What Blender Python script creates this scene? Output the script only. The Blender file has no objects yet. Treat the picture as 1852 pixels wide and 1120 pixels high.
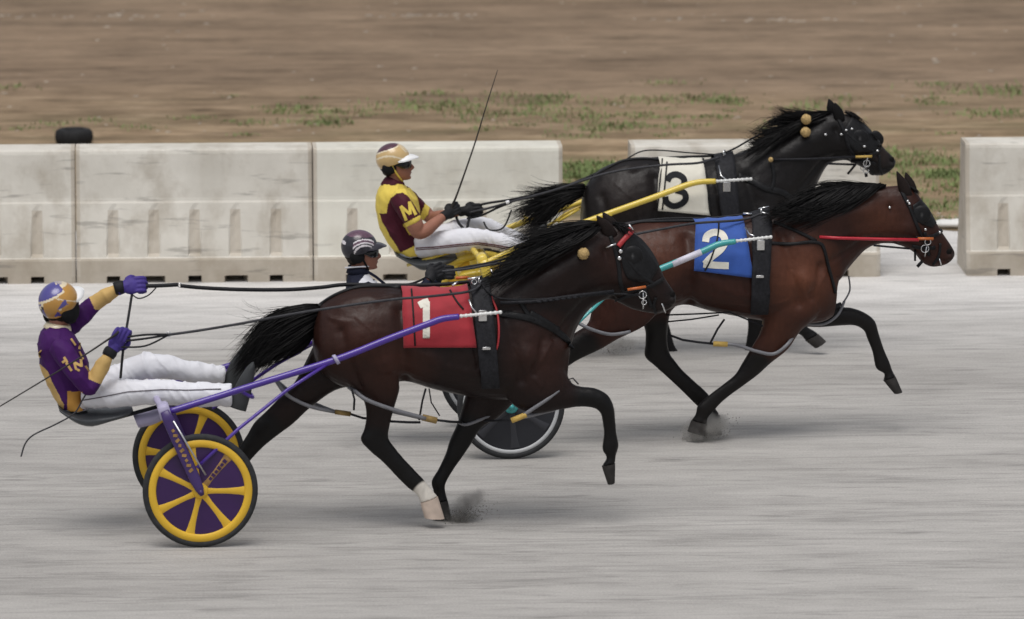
import bpy, bmesh, math, random
import numpy as np
from mathutils import Vector, Matrix
from mathutils.bvhtree import BVHTree

R = math.radians
random.seed(7)
rng = np.random.default_rng(7)
scene = bpy.context.scene
COL = scene.collection

# ------------------------------------------------------------------ camera
PW, PH, FPX = 1852.0, 1120.0, 13050.0        # picture frame and focal length in pixels
PITCH = math.atan(2150.0 / FPX)
CP, SP = math.cos(PITCH), math.sin(PITCH)
CAMH = 45.0 * SP + 45.0 * (990 - 560) / FPX * CP
CAM = Vector((0, 0, CAMH))
cam_data = bpy.data.cameras.new('camera')
cam_data.sensor_width = 36.0
cam_data.lens = 36.0 * FPX / PW
cam_data.clip_start = 0.5
cam_data.clip_end = 2000.0
cam_data.dof.use_dof = True
cam_data.dof.focus_distance = 47.5
cam_data.dof.aperture_fstop = 3.0
camera = bpy.data.objects.new('camera', cam_data)
camera.location = CAM
camera.rotation_euler = (R(90) - PITCH, 0, 0)
COL.objects.link(camera)
scene.camera = camera

# ------------------------------------------------------------------ light
SUN_EL, SUN_AZ = R(70), R(195)               # high sun behind thin cloud, from the camera's side
world = bpy.data.worlds.new('World')
scene.world = world
world.use_nodes = True
wn = world.node_tree
wn.nodes.clear()
sky = wn.nodes.new('ShaderNodeTexSky')
sky.sky_type = 'NISHITA'
sky.sun_disc = False
sky.sun_elevation = SUN_EL
sky.sun_rotation = SUN_AZ
sky.dust_density = 3.0
hs = wn.nodes.new('ShaderNodeHueSaturation')
hs.inputs['Saturation'].default_value = 0.30
bg = wn.nodes.new('ShaderNodeBackground')
bg.inputs['Strength'].default_value = 0.10
wo = wn.nodes.new('ShaderNodeOutputWorld')
wn.links.new(sky.outputs[0], hs.inputs['Color'])
wn.links.new(hs.outputs[0], bg.inputs['Color'])
wn.links.new(bg.outputs[0], wo.inputs['Surface'])
sun_data = bpy.data.lights.new('sun', 'SUN')
sun_data.energy = 1.5
sun_data.angle = R(38)
sun_data.color = (1.0, 0.975, 0.945)
sun = bpy.data.objects.new('sun', sun_data)
sd = Vector((math.sin(SUN_AZ) * math.cos(SUN_EL), math.cos(SUN_AZ) * math.cos(SUN_EL), math.sin(SUN_EL)))
sun.rotation_euler = sd.to_track_quat('Z', 'Y').to_euler()
sun.location = (0, 40, 30)
COL.objects.link(sun)
scene.view_settings.view_transform = 'Standard'
scene.view_settings.look = 'None'
scene.view_settings.exposure = 0.19
scene.view_settings.gamma = 1.0
scene.cycles.max_bounces = 6
scene.cycles.volume_bounces = 1

# ------------------------------------------------------------------ view geometry: photograph -> real place
def ray(px, py):
    a, b = (px - PW / 2) / FPX, (PH / 2 - py) / FPX
    return Vector((a, CP + b * SP, -SP + b * CP))

def ground_at(px, py, z=0.0):
    d = ray(px, py)
    return CAM + d * ((z - CAMH) / d.z)

class Team:
    """Local frame of one horse and sulky: u forward, w away from the stand, z up."""
    def __init__(s, contact, heading):
        s.a = R(heading)
        s.eu = Vector((math.cos(s.a), math.sin(s.a), 0))
        s.ew = Vector((-math.sin(s.a), math.cos(s.a), 0))
        s.o = ground_at(*contact) + s.ew * 0.6
        c = CAM - s.o
        s.cam = Vector((c.dot(s.eu), c.dot(s.ew), c.z))
    def dir(s, px, py):
        d = ray(px, py)
        return Vector((d.dot(s.eu), d.dot(s.ew), d.z))
    def P(s, px, py, w=0.0):
        d = s.dir(px, py)
        return s.cam + d * ((w - s.cam.y) / d.y)
    def px(s, v):
        d = Vector(v) - s.cam
        g = s.eu * d.x + s.ew * d.y + Vector((0, 0, d.z))
        f = g.y * CP - g.z * SP
        return (PW / 2 + FPX * g.x / f, PH / 2 - FPX * (g.y * SP + g.z * CP) / f)
    def world(s, v):
        return s.o + s.eu * v[0] + s.ew * v[1] + Vector((0, 0, v[2]))

T1 = Team((363, 990), 6.0)
T2 = Team((924, 830), 6.0)
T3 = Team((905, 672), 6.0)
TRACK_YAW = R(3.0)

# ------------------------------------------------------------------ materials
def mat(name, col, rough=0.6, metal=0.0, var=0.12, scale=30.0, bump=0.0, bscale=None, stretch=(1, 1, 1), spec=0.5, coords='Object', coat=0.0, sheen=0.0):
    if max(col) < 0.06 and rough > 0.2 and spec == 0.5:
        spec = 0.16
    elif rough >= 0.6 and spec == 0.5:
        spec = 0.25
    m = bpy.data.materials.new(name)
    m.use_nodes = True
    nt = m.node_tree
    b = nt.nodes['Principled BSDF']
    b.inputs['Roughness'].default_value = rough
    b.inputs['Metallic'].default_value = metal
    b.inputs['Specular IOR Level'].default_value = spec
    b.inputs['Coat Weight'].default_value = coat
    b.inputs['Sheen Weight'].default_value = sheen
    tc = nt.nodes.new('ShaderNodeTexCoord')
    mp = nt.nodes.new('ShaderNodeMapping')
    mp.inputs['Scale'].default_value = stretch
    nt.links.new(tc.outputs[coords], mp.inputs['Vector'])
    nz = nt.nodes.new('ShaderNodeTexNoise')
    nz.inputs['Scale'].default_value = scale
    nz.inputs['Detail'].default_value = 5
    nt.links.new(mp.outputs[0], nz.inputs['Vector'])
    rp = nt.nodes.new('ShaderNodeValToRGB')
    rp.color_ramp.elements[0].position = 0.3
    rp.color_ramp.elements[1].position = 0.7
    rp.color_ramp.elements[0].color = tuple(c * (1 - var) for c in col) + (1,)
    rp.color_ramp.elements[1].color = tuple(min(1, c * (1 + var)) for c in col) + (1,)
    nt.links.new(nz.outputs['Fac'], rp.inputs[0])
    nt.links.new(rp.outputs[0], b.inputs['Base Color'])
    if bump:
        n2 = nt.nodes.new('ShaderNodeTexNoise')
        n2.inputs['Scale'].default_value = bscale or scale * 2
        n2.inputs['Detail'].default_value = 4
        nt.links.new(mp.outputs[0], n2.inputs['Vector'])
        bp = nt.nodes.new('ShaderNodeBump')
        bp.inputs['Strength'].default_value = bump
        bp.inputs['Distance'].default_value = 0.01
        nt.links.new(n2.outputs['Fac'], bp.inputs['Height'])
        nt.links.new(bp.outputs[0], b.inputs['Normal'])
    return m

def node(nt, t, **kw):
    n = nt.nodes.new(t)
    for k, v in kw.items():
        if k.startswith('i_'):
            n.inputs[k[2:].replace('_', ' ')].default_value = v
        else:
            setattr(n, k, v)
    return n

def ramp(nt, src, stops):
    r = nt.nodes.new('ShaderNodeValToRGB')
    e = r.color_ramp.elements
    while len(e) < len(stops):
        e.new(0.5)
    for i, (p, c) in enumerate(stops):
        e[i].position = p
        e[i].color = (tuple(c) + (1,)) if not isinstance(c, (int, float)) else (c, c, c, 1)
    nt.links.new(src, r.inputs[0])
    return r.outputs[0]

def mixc(nt, fac, a, b, mode='MIX'):
    m = nt.nodes.new('ShaderNodeMix')
    m.data_type = 'RGBA'
    m.blend_type = mode
    for sock, v in ((m.inputs[0], fac), (m.inputs[6], a), (m.inputs[7], b)):
        if isinstance(v, (int, float)):
            sock.default_value = v
        elif isinstance(v, tuple):
            sock.default_value = v + (1,) if len(v) == 3 else v
        else:
            nt.links.new(v, sock)
    return m.outputs[2]

def streak_noise(nt, vec, sx, sy, scale=1.0, detail=4, rough=0.6, off=0.0):
    mp = nt.nodes.new('ShaderNodeMapping')
    mp.inputs['Scale'].default_value = (sx, sy, 1)
    mp.inputs['Location'].default_value = (off, off * 1.7, 0)
    nt.links.new(vec, mp.inputs['Vector'])
    n = nt.nodes.new('ShaderNodeTexNoise')
    n.inputs['Scale'].default_value = scale
    n.inputs['Detail'].default_value = detail
    n.inputs['Roughness'].default_value = rough
    nt.links.new(mp.outputs[0], n.inputs['Vector'])
    return n.outputs['Fac']

# ------------------------------------------------------------------ mesh helpers
class MB:
    def __init__(s):
        s.v, s.f, s.m = [], [], []
    def add(s, verts, faces, mi=0):
        k = len(s.v)
        s.v.extend([tuple(v) for v in verts])
        s.f.extend([tuple(i + k for i in f) for f in faces])
        s.m.extend([mi] * len(faces))
        return s
    def loft(s, rings, mi=0, cap=True, closed=True):
        n = len(rings[0])
        vs = [p for r in rings for p in r]
        fs = []
        for i in range(len(rings) - 1):
            for j in range(n if closed else n - 1):
                a, b = i * n + j, i * n + (j + 1) % n
                fs.append((a, b, b + n, a + n))
        if cap and closed:
            for base, rg, flip in ((0, rings[0], True), ((len(rings) - 1) * n, rings[-1], False)):
                c = sum((Vector(p) for p in rg), Vector()) / n
                ci = len(vs)
                vs.append(c)
                for j in range(n):
                    a, b = base + j, base + (j + 1) % n
                    fs.append((b, a, ci) if flip else (a, b, ci))
        return s.add(vs, fs, mi)
    def tube(s, path, rad, n=8, mi=0, flat=1.0, sub=0):
        path = [Vector(p) for p in path]
        if isinstance(rad, (int, float)):
            rad = [rad] * len(path)
        if sub:
            st = cr([list(p) + [r] for p, r in zip(path, rad)], sub)
            path = [Vector(q[:3]) for q in st]
            rad = [q[3] for q in st]
        rings = []
        t0 = (path[1] - path[0]).normalized()
        up = Vector((0, 0, 1)) if abs(t0.z) < 0.9 else Vector((1, 0, 0))
        x = t0.cross(up).normalized()
        for i, p in enumerate(path):
            a = path[max(i - 1, 0)]
            b = path[min(i + 1, len(path) - 1)]
            t = (b - a)
            t = t.normalized() if t.length > 1e-9 else t0
            x = (x - t * x.dot(t))
            x = x.normalized() if x.length > 1e-6 else t.orthogonal().normalized()
            y = t.cross(x)
            rings.append([p + x * (rad[i] * math.cos(k * 2 * math.pi / n)) + y * (rad[i] * flat * math.sin(k * 2 * math.pi / n)) for k in range(n)])
        return s.loft(rings, mi)
    def ball(s, c, r, mi=0, rot=None, nu=20, nv=12):
        c = Vector(c)
        if isinstance(r, (int, float)):
            r = (r, r, r)
        rings = []
        for j in range(1, nv):
            th = math.pi * j / nv
            ring = []
            for i in range(nu):
                ph = 2 * math.pi * i / nu
                p = Vector((r[0] * math.sin(th) * math.cos(ph), r[1] * math.sin(th) * math.sin(ph), r[2] * math.cos(th)))
                ring.append(c + (rot @ p if rot else p))
            rings.append(ring)
        return s.loft(rings, mi)
    def box(s, c, h, mi=0, rot=None, bev=0.0):
        c = Vector(c)
        bv = min(bev, min(h) * 0.45)
        vs = []
        rings = []
        for z, k in ((-h[2], bv), (-h[2] + bv, 0), (h[2] - bv, 0), (h[2], bv)) if bv else ((-h[2], 0), (h[2], 0)):
            hx, hy = h[0] - k, h[1] - k
            b2 = bv
            pts = [(-hx + b2, -hy), (hx - b2, -hy), (hx, -hy + b2), (hx, hy - b2), (hx - b2, hy), (-hx + b2, hy), (-hx, hy - b2), (-hx, -hy + b2)] if bv else [(-hx, -hy), (hx, -hy), (hx, hy), (-hx, hy)]
            rings.append([c + (rot @ Vector((x, y, z)) if rot else Vector((x, y, z))) for x, y in pts])
        return s.loft(rings, mi)
    def mesh(s, name='mesh'):
        me = bpy.data.meshes.new(name)
        me.from_pydata(s.v, [], s.f)
        me.validate()
        if len(me.polygons) == len(s.m):
            me.polygons.foreach_set('material_index', s.m)
        bm = bmesh.new()
        bm.from_mesh(me)
        bmesh.ops.recalc_face_normals(bm, faces=bm.faces)
        bm.to_mesh(me)
        bm.free()
        return me

def cr(st, k):
    """Catmull-Rom through stations (rows of numbers), k steps per span."""
    st = [np.array(q, float) for q in st]
    out = []
    n = len(st)
    for i in range(n - 1):
        p0, p1, p2, p3 = st[max(i - 1, 0)], st[i], st[i + 1], st[min(i + 2, n - 1)]
        for j in range(k):
            t = j / k
            out.append(0.5 * ((2 * p1) + (-p0 + p2) * t + (2 * p0 - 5 * p1 + 4 * p2 - p3) * t * t + (-p0 + 3 * p1 - 3 * p2 + p3) * t ** 3))
    out.append(st[-1])
    return out

def profile_rings(team, st, w0=0.0, k=4, n=28, egg=0.0, sq=1.0):
    """st rows: (x1,y1,x2,y2,half width[,w centre]) two outline points in the picture, unprojected at the row's own lateral distance."""
    rows = []
    for q in st:
        w = q[5] if len(q) > 5 else w0
        a, b = team.P(q[0], q[1], w), team.P(q[2], q[3], w)
        rows.append([a.x, a.z, b.x, b.z, q[4], w])
    rings = []
    for q in cr(rows, k):
        cx, cz, hx, hz = (q[0] + q[2]) / 2, (q[1] + q[3]) / 2, (q[0] - q[2]) / 2, (q[1] - q[3]) / 2
        rg = []
        for i in range(n):
            th = 2 * math.pi * i / n
            c, s = math.cos(th), math.sin(th)
            ss = math.copysign(abs(s) ** sq, s)
            rg.append(Vector((cx + hx * c, q[5] + q[4] * ss * (1 - egg * c), cz + hz * c)))
        rings.append(rg)
    return rings

def remesh(mb, voxel, smooth=5, fac=0.5, name='body'):
    me = mb.mesh(name + '_raw')
    ob = bpy.data.objects.new(name + '_raw', me)
    COL.objects.link(ob)
    md = ob.modifiers.new('r', 'REMESH')
    md.mode = 'VOXEL'
    md.voxel_size = voxel
    md.use_smooth_shade = True
    sm = ob.modifiers.new('s', 'SMOOTH')
    sm.factor = fac
    sm.iterations = smooth
    dg = bpy.context.evaluated_depsgraph_get()
    dg.update()
    out = bpy.data.meshes.new_from_object(ob.evaluated_get(dg))
    out.name = name
    bpy.data.objects.remove(ob, do_unlink=True)
    bpy.data.meshes.remove(me)
    out.materials.clear()
    return out

BASE = {}
def tag(o, label=None, cat=None, group=None, kind=None):
    for k, v in (('label', label), ('category', cat), ('group', group), ('kind', kind)):
        if v:
            o[k] = v
    return o

def thing(team, name, base, label, cat, group=None):
    o = bpy.data.objects.new(name, None)
    o.empty_display_size = 0.2
    COL.objects.link(o)
    b = Vector(base)
    o.location = team.world(b)
    o.rotation_euler = (0, 0, team.a)
    BASE[o.name] = b
    return tag(o, label, cat, group)

SPLIT = {'stud', 'buckle', 'hanger', 'bit', 'eye', 'nostril', 'hobble', 'tape', 'loose_strap', 'rein_ring', 'ear_pad', 'eyes', 'blinker', 'bridle', 'breast_collar', 'chain_link', 'chin_strap', 'emblem', 'cloth_edge'}
def islands(mb):
    par = list(range(len(mb.v)))
    def find(i):
        while par[i] != i:
            par[i] = par[par[i]]
            i = par[i]
        return i
    for f in mb.f:
        r = find(f[0])
        for q in f[1:]:
            par[find(q)] = r
    out = {}
    for f, m in zip(mb.f, mb.m):
        out.setdefault(find(f[0]), []).append((f, m))
    res = []
    for fs in out.values():
        ids = sorted({i for f, m in fs for i in f})
        ix = {v: k for k, v in enumerate(ids)}
        n = MB()
        n.v = [mb.v[i] for i in ids]
        n.f = [tuple(ix[i] for i in f) for f, m in fs]
        n.m = [m for f, m in fs]
        res.append(n)
    return res

def part(name, src, mats, parent, smooth=True, label=None, auto=None):
    if isinstance(src, MB) and name in SPLIT:
        isl = islands(src)
        if len(isl) > 1:
            obs = [part(name, i, mats, parent, smooth, label, auto) for i in isl]
            return obs[0]
    me = src.mesh(name) if isinstance(src, MB) else src
    root = parent
    while root.parent:
        root = root.parent
    b = BASE[root.name]
    me.transform(Matrix.Translation(-b))
    o = bpy.data.objects.new(name, me)
    for m in (mats if isinstance(mats, (list, tuple)) else [mats]):
        me.materials.append(m)
    me.polygons.foreach_set('use_smooth', [smooth] * len(me.polygons))
    if auto and smooth:
        bm = bmesh.new()
        bm.from_mesh(me)
        for e in bm.edges:
            if len(e.link_faces) == 2 and e.calc_face_angle(0) > R(auto):
                e.smooth = False
        bm.to_mesh(me)
        bm.free()
    COL.objects.link(o)
    o.parent = parent
    if label:
        o['label'] = label
    return o

def solo(team, name, mb, mats, base, label, cat, group=None, smooth=True):
    me = mb.mesh(name) if isinstance(mb, MB) else mb
    b = Vector(base)
    me.transform(Matrix.Translation(-b))
    o = bpy.data.objects.new(name, me)
    for m in (mats if isinstance(mats, (list, tuple)) else [mats]):
        me.materials.append(m)
    me.polygons.foreach_set('use_smooth', [smooth] * len(me.polygons))
    o.location = team.world(b)
    o.rotation_euler = (0, 0, team.a)
    COL.objects.link(o)
    return tag(o, label, cat, group)

def bvh_of(me):
    return BVHTree.FromPolygons([v.co.copy() for v in me.vertices], [tuple(p.vertices) for p in me.polygons])

def on_surf(team, bvh, px, py, off=0.006, w=-0.2):
    d = team.dir(px, py)
    h, n, i, t = bvh.ray_cast(team.cam, d.normalized())
    if h is None:
        return team.P(px, py, w), Vector((0, -1, 0))
    if n.dot(d) > 0:
        n = -n
    return h + n * off, n

def resample(pts, step):
    out = [np.array(pts[0], float)]
    for a, b in zip(pts, pts[1:]):
        a, b = np.array(a, float), np.array(b, float)
        n = max(1, int(np.linalg.norm((b - a)[:2]) / step))
        for i in range(1, n + 1):
            out.append(a + (b - a) * i / n)
    return out

def strap(mb, team, bvh, pts, width, th=0.006, off=0.004, w=-0.2, mi=0, step=9, curve=True):
    """A leather strap laid on the body along a line seen in the photograph."""
    if curve and len(pts) > 2:
        pts = cr(pts, 5)
    sp = resample(pts, step)
    P, N = [], []
    for q in sp:
        p, n = on_surf(team, bvh, q[0], q[1], off, w)
        P.append(p); N.append(n)
    if len(P) < 2:
        return
    for it in range(2):
        P = [P[0]] + [(P[i - 1] + P[i] * 2 + P[i + 1]) / 4 for i in range(1, len(P) - 1)] + [P[-1]]
        N = [N[0]] + [((N[i - 1] + N[i] * 2 + N[i + 1]) / 4).normalized() for i in range(1, len(N) - 1)] + [N[-1]]
    rings = []
    for i in range(len(P)):
        t = (P[min(i + 1, len(P) - 1)] - P[max(i - 1, 0)]).normalized()
        n = N[i]
        s = t.cross(n)
        s = s.normalized() if s.length > 1e-6 else Vector((0, 0, 1))
        h = width / 2
        rings.append([P[i] + s * h - n * th, P[i] + s * h + n * th * .4, P[i] + s * h * .7 + n * th, P[i] - s * h * .7 + n * th, P[i] - s * h + n * th * .4, P[i] - s * h - n * th])
    mb.loft(rings, mi)

def stroke(mb, team, bvh, pts, width_px, off=0.003, w=-0.25, mi=0, step=3.0, curve=False, th=0.0035):
    """A band of applique or paint laid on cloth along a line seen in the photograph."""
    if curve:
        pts = cr(pts, 6)
    sp = resample(pts, step)
    rings = []
    for i, q in enumerate(sp):
        t = sp[min(i + 1, len(sp) - 1)] - sp[max(i - 1, 0)]
        L = np.linalg.norm(t) or 1
        nx, ny = -t[1] / L, t[0] / L
        row = []
        for f in (-1, -0.5, 0, 0.5, 1):
            p, n = on_surf(team, bvh, q[0] + nx * f * width_px / 2, q[1] + ny * f * width_px / 2, off, w)
            row.append((p, n))
        rings.append([p for p, n in row] + [p - n * th for p, n in reversed(row)])
    mb.loft(rings, mi)

def hair(mb, team, guides, n, r=0.0035, jit=4.0, wj=0.02, lmin=0.55, seg=7, frizz=0.0, clump=0, pull=.75):
    """Strands spread between neighbouring guide curves; a guide is a list of (px, py, w)."""
    G = []
    for g in guides:
        pts = np.array([list(team.P(*q)) for q in g])
        t = np.linspace(0, len(g) - 1, seg)
        c = np.array(cr(pts, 8))
        G.append(np.array([c[int(round(x * 8))] for x in t]))
    scale = 1 / 270.0
    cl = []
    for i in range(clump):
        x = random.random() * (len(G) - 1)
        k = min(int(x), len(G) - 2)
        c = G[k] * (1 - x + k) + G[k + 1] * (x - k)
        t1 = np.linspace(0, 1, seg)[:, None]
        c = c + rng.normal(0, 1, 3) * np.array([jit * scale * 2.2, wj, jit * scale * 2.2]) * t1 ** 1.5
        c = c[0] + (c - c[0]) * random.uniform(.75, 1.15)
        cl.append((x, c))
    for i in range(n):
        x = random.random() * (len(G) - 1)
        k = min(int(x), len(G) - 2)
        f = x - k
        c = G[k] * (1 - f) + G[k + 1] * f
        if clump:
            cc = min(cl, key=lambda q: abs(q[0] - x) + random.random() * .15)[1]
            t1 = np.linspace(0, 1, seg)[:, None]
            c = c + (cc - c) * pull * t1 ** .8
        j1 = rng.normal(0, 1, 3) * np.array([jit * scale, wj, jit * scale])
        j2 = rng.normal(0, 1, 3) * np.array([jit * scale * 1.6, wj * 1.5, jit * scale * 1.6])
        tt = np.linspace(0, 1, seg)[:, None]
        L = random.uniform(lmin, 1.0)
        c = c + j1 * (0.35 + 0.65 * tt) + j2 * tt ** 2
        if frizz:
            c = c + np.sin(tt * random.uniform(3, 7) + random.uniform(0, 6)) * rng.normal(0, frizz, 3) * tt
        c = c[0] + (c - c[0]) * L
        rr = [r * random.uniform(.7, 1.3) * (1 - 0.88 * q) for q in np.linspace(0, 1, seg)]
        mb.tube([Vector(p) for p in c], rr, n=3)
# ------------------------------------------------------------------ the setting
TRO = Vector((0, 50, 0))
TX, TY = Vector((math.cos(TRACK_YAW), math.sin(TRACK_YAW), 0)), Vector((-math.sin(TRACK_YAW), math.cos(TRACK_YAW), 0))
def trk(px, py, z=0.0):
    p = ground_at(px, py, z) - TRO
    return Vector((p.dot(TX), p.dot(TY), z))

def place_track(o):
    o.location = TRO
    o.rotation_euler = (0, 0, TRACK_YAW)
    COL.objects.link(o)
    return o

def track_material():
    m = bpy.data.materials.new('crushed_limestone')
    m.use_nodes = True
    nt = m.node_tree
    b = nt.nodes['Principled BSDF']
    b.inputs['Roughness'].default_value = 0.95
    b.inputs['Specular IOR Level'].default_value = 0.15
    v = nt.nodes.new('ShaderNodeTexCoord').outputs['Object']
    big = streak_noise(nt, v, 0.10, 0.55, 1.0, 3, 0.5, 3.1)
    mid = streak_noise(nt, v, 0.9, 2.8, 1.0, 6, 0.65, 7.7)
    fine = streak_noise(nt, v, 2.2, 9.0, 1.0, 4, 0.65, 1.3)
    grit = streak_noise(nt, v, 60.0, 60.0, 1.0, 2, 0.7, 5.0)
    furrow = streak_noise(nt, v, 0.16, 2.1, 1.0, 6, 0.6, 11.0)
    c = ramp(nt, big, [(0.3, (0.355, 0.339, 0.319)), (0.7, (0.440, 0.422, 0.399))])
    sx = nt.nodes.new('ShaderNodeSeparateXYZ')
    nt.links.new(v, sx.inputs[0])
    pm = nt.nodes.new('ShaderNodeMath'); pm.operation = 'MULTIPLY_ADD'; pm.inputs[1].default_value = 3.0
    nt.links.new(big, pm.inputs[0]); nt.links.new(sx.outputs['Y'], pm.inputs[2])
    pr = node(nt, 'ShaderNodeMapRange')
    pr.inputs['From Min'].default_value = 2.6; pr.inputs['From Max'].default_value = 5.6
    nt.links.new(pm.outputs[0], pr.inputs['Value'])
    c = mixc(nt, pr.outputs[0], c, (0.595, 0.578, 0.558))
    c = mixc(nt, 0.72, c, ramp(nt, mid, [(0.28, 0.72), (0.5, 1.0), (0.72, 1.16)]), 'MULTIPLY')
    c = mixc(nt, 0.6, c, ramp(nt, fine, [(0.28, 0.80), (0.5, 1.0), (0.72, 1.10)]), 'MULTIPLY')
    c = mixc(nt, 0.6, c, ramp(nt, furrow, [(0.0, 1.0), (0.475, 1.0), (0.495, 0.66), (0.512, 1.0), (1.0, 1.0)]), 'MULTIPLY')
    dents = streak_noise(nt, v, 1.7, 7.0, 1.0, 3, 0.5, 23.0)
    c = mixc(nt, 0.7, c, ramp(nt, dents, [(0.0, 1.0), (0.63, 1.0), (0.71, 0.70), (1.0, 0.66)]), 'MULTIPLY')
    c = mixc(nt, 0.6, c, ramp(nt, grit, [(0.3, 0.78), (0.7, 1.18)]), 'MULTIPLY')
    nt.links.new(c, b.inputs['Base Color'])
    ad = nt.nodes.new('ShaderNodeMath'); ad.operation = 'ADD'
    nt.links.new(mid, ad.inputs[0]); nt.links.new(fine, ad.inputs[1])
    bp = nt.nodes.new('ShaderNodeBump')
    bp.inputs['Strength'].default_value = 0.5
    bp.inputs['Distance'].default_value = 0.03
    nt.links.new(ad.outputs[0], bp.inputs['Height'])
    nt.links.new(bp.outputs[0], b.inputs['Normal'])
    return m

def dirt_material(y0):
    m = bpy.data.materials.new('brown_dirt')
    m.use_nodes = True
    nt = m.node_tree
    b = nt.nodes['Principled BSDF']
    b.inputs['Roughness'].default_value = 0.95
    b.inputs['Specular IOR Level'].default_value = 0.15
    v = nt.nodes.new('ShaderNodeTexCoord').outputs['Object']
    sx = nt.nodes.new('ShaderNodeSeparateXYZ')
    nt.links.new(v, sx.inputs[0])
    big = streak_noise(nt, v, 0.10, 0.42, 1.0, 4, 0.55, 2.0)
    mid = streak_noise(nt, v, 1.3, 2.6, 1.0, 6, 0.7, 4.0)
    fine = streak_noise(nt, v, 5.0, 10.0, 1.0, 4, 0.75, 9.0)
    furrow = streak_noise(nt, v, 0.10, 0.9, 1.0, 6, 0.62, 15.0)
    # y across the field: tan verge close to the barrier, darker worked soil beyond
    mr = node(nt, 'ShaderNodeMapRange')
    mr.inputs['From Min'].default_value = y0 + 5.0
    mr.inputs['From Max'].default_value = y0 + 9.5
    ad = nt.nodes.new('ShaderNodeMath'); ad.operation = 'MULTIPLY_ADD'
    ad.inputs[1].default_value = 5.0
    nt.links.new(big, ad.inputs[0]); nt.links.new(sx.outputs['Y'], ad.inputs[2])
    sb = nt.nodes.new('ShaderNodeMath'); sb.operation = 'SUBTRACT'; sb.inputs[1].default_value = 2.5
    nt.links.new(ad.outputs[0], sb.inputs[0])
    nt.links.new(sb.outputs[0], mr.inputs['Value'])
    verge = ramp(nt, mid, [(0.3, (0.215, 0.150, 0.088)), (0.5, (0.295, 0.212, 0.130)), (0.7, (0.385, 0.292, 0.19))])
    soil = ramp(nt, big, [(0.3, (0.195, 0.138, 0.092)), (0.7, (0.275, 0.200, 0.136))])
    c = mixc(nt, mr.outputs[0], verge, soil)
    c = mixc(nt, 0.9, c, ramp(nt, mid, [(0.3, 0.68), (0.5, 1.0), (0.7, 1.16)]), 'MULTIPLY')
    blot = streak_noise(nt, v, 0.7, 0.9, 1.0, 5, 0.65, 31.0)
    c = mixc(nt, 0.8, c, ramp(nt, blot, [(0.35, 0.78), (0.5, 1.0), (0.65, 1.12)]), 'MULTIPLY')
    c = mixc(nt, 0.7, c, ramp(nt, fine, [(0.3, 0.78), (0.5, 1.0), (0.7, 1.16)]), 'MULTIPLY')
    c = mixc(nt, 0.8, c, ramp(nt, furrow, [(0.0, 1.0), (0.47, 1.0), (0.5, 0.6), (0.52, 1.0), (1.0, 1.0)]), 'MULTIPLY')
    # thin moss and seedling grass in the verge
    gm = node(nt, 'ShaderNodeMapRange')
    gm.inputs['From Min'].default_value = y0 + 8.5
    gm.inputs['From Max'].default_value = y0 + 1.0
    nt.links.new(sx.outputs['Y'], gm.inputs['Value'])
    gn = ramp(nt, streak_noise(nt, v, 0.5, 1.3, 1.0, 5, 0.65, 21.0), [(0.46, 0.0), (0.68, 0.75)])
    mu = nt.nodes.new('ShaderNodeMath'); mu.operation = 'MULTIPLY'
    nt.links.new(gm.outputs[0], mu.inputs[0]); nt.links.new(gn, mu.inputs[1])
    c = mixc(nt, mu.outputs[0], c, (0.145, 0.15, 0.07))
    nt.links.new(c, b.inputs['Base Color'])
    bp = nt.nodes.new('ShaderNodeBump')
    bp.inputs['Strength'].default_value = 0.6
    bp.inputs['Distance'].default_value = 0.05
    nt.links.new(fine, bp.inputs['Height'])
    nt.links.new(bp.outputs[0], b.inputs['Normal'])
    return m

me = MB().add([(-400, -120, 0), (400, -120, 0), (400, 700, 0), (-400, 700, 0)], [(0, 1, 2, 3)]).mesh('track')
me.materials.append(track_material())
o = place_track(bpy.data.objects.new('track', me)); tag(o, kind='structure')

Y_EDGE = trk(1700, 414).y
vs, fs = [], []
N = 700
for i in range(N + 1):
    x = -35 + 70 * i / N
    y = Y_EDGE + 0.16 * math.sin(x * 1.3) + 0.10 * math.sin(x * 3.7 + 1) + rng.normal(0, 0.05)
    vs += [(x, y, 0.004), (x, Y_EDGE + 2, 0.004), (x, 700, 0.004)]
for i in range(N):
    a = i * 3
    fs += [(a, a + 3, a + 4, a + 1), (a + 1, a + 4, a + 5, a + 2)]
k = len(vs)
vs += [(-400, Y_EDGE, 0.004), (-400, 700, 0.004), (400, Y_EDGE, 0.004), (400, 700, 0.004)]
fs += [(k, 0, 1, 2, k + 1), (N * 3, k + 2, k + 3, N * 3 + 2, N * 3 + 1)]
me = MB().add(vs, fs).mesh('ground')
me.materials.append(dirt_material(Y_EDGE))
o = place_track(bpy.data.objects.new('ground', me)); tag(o, kind='structure')

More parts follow.
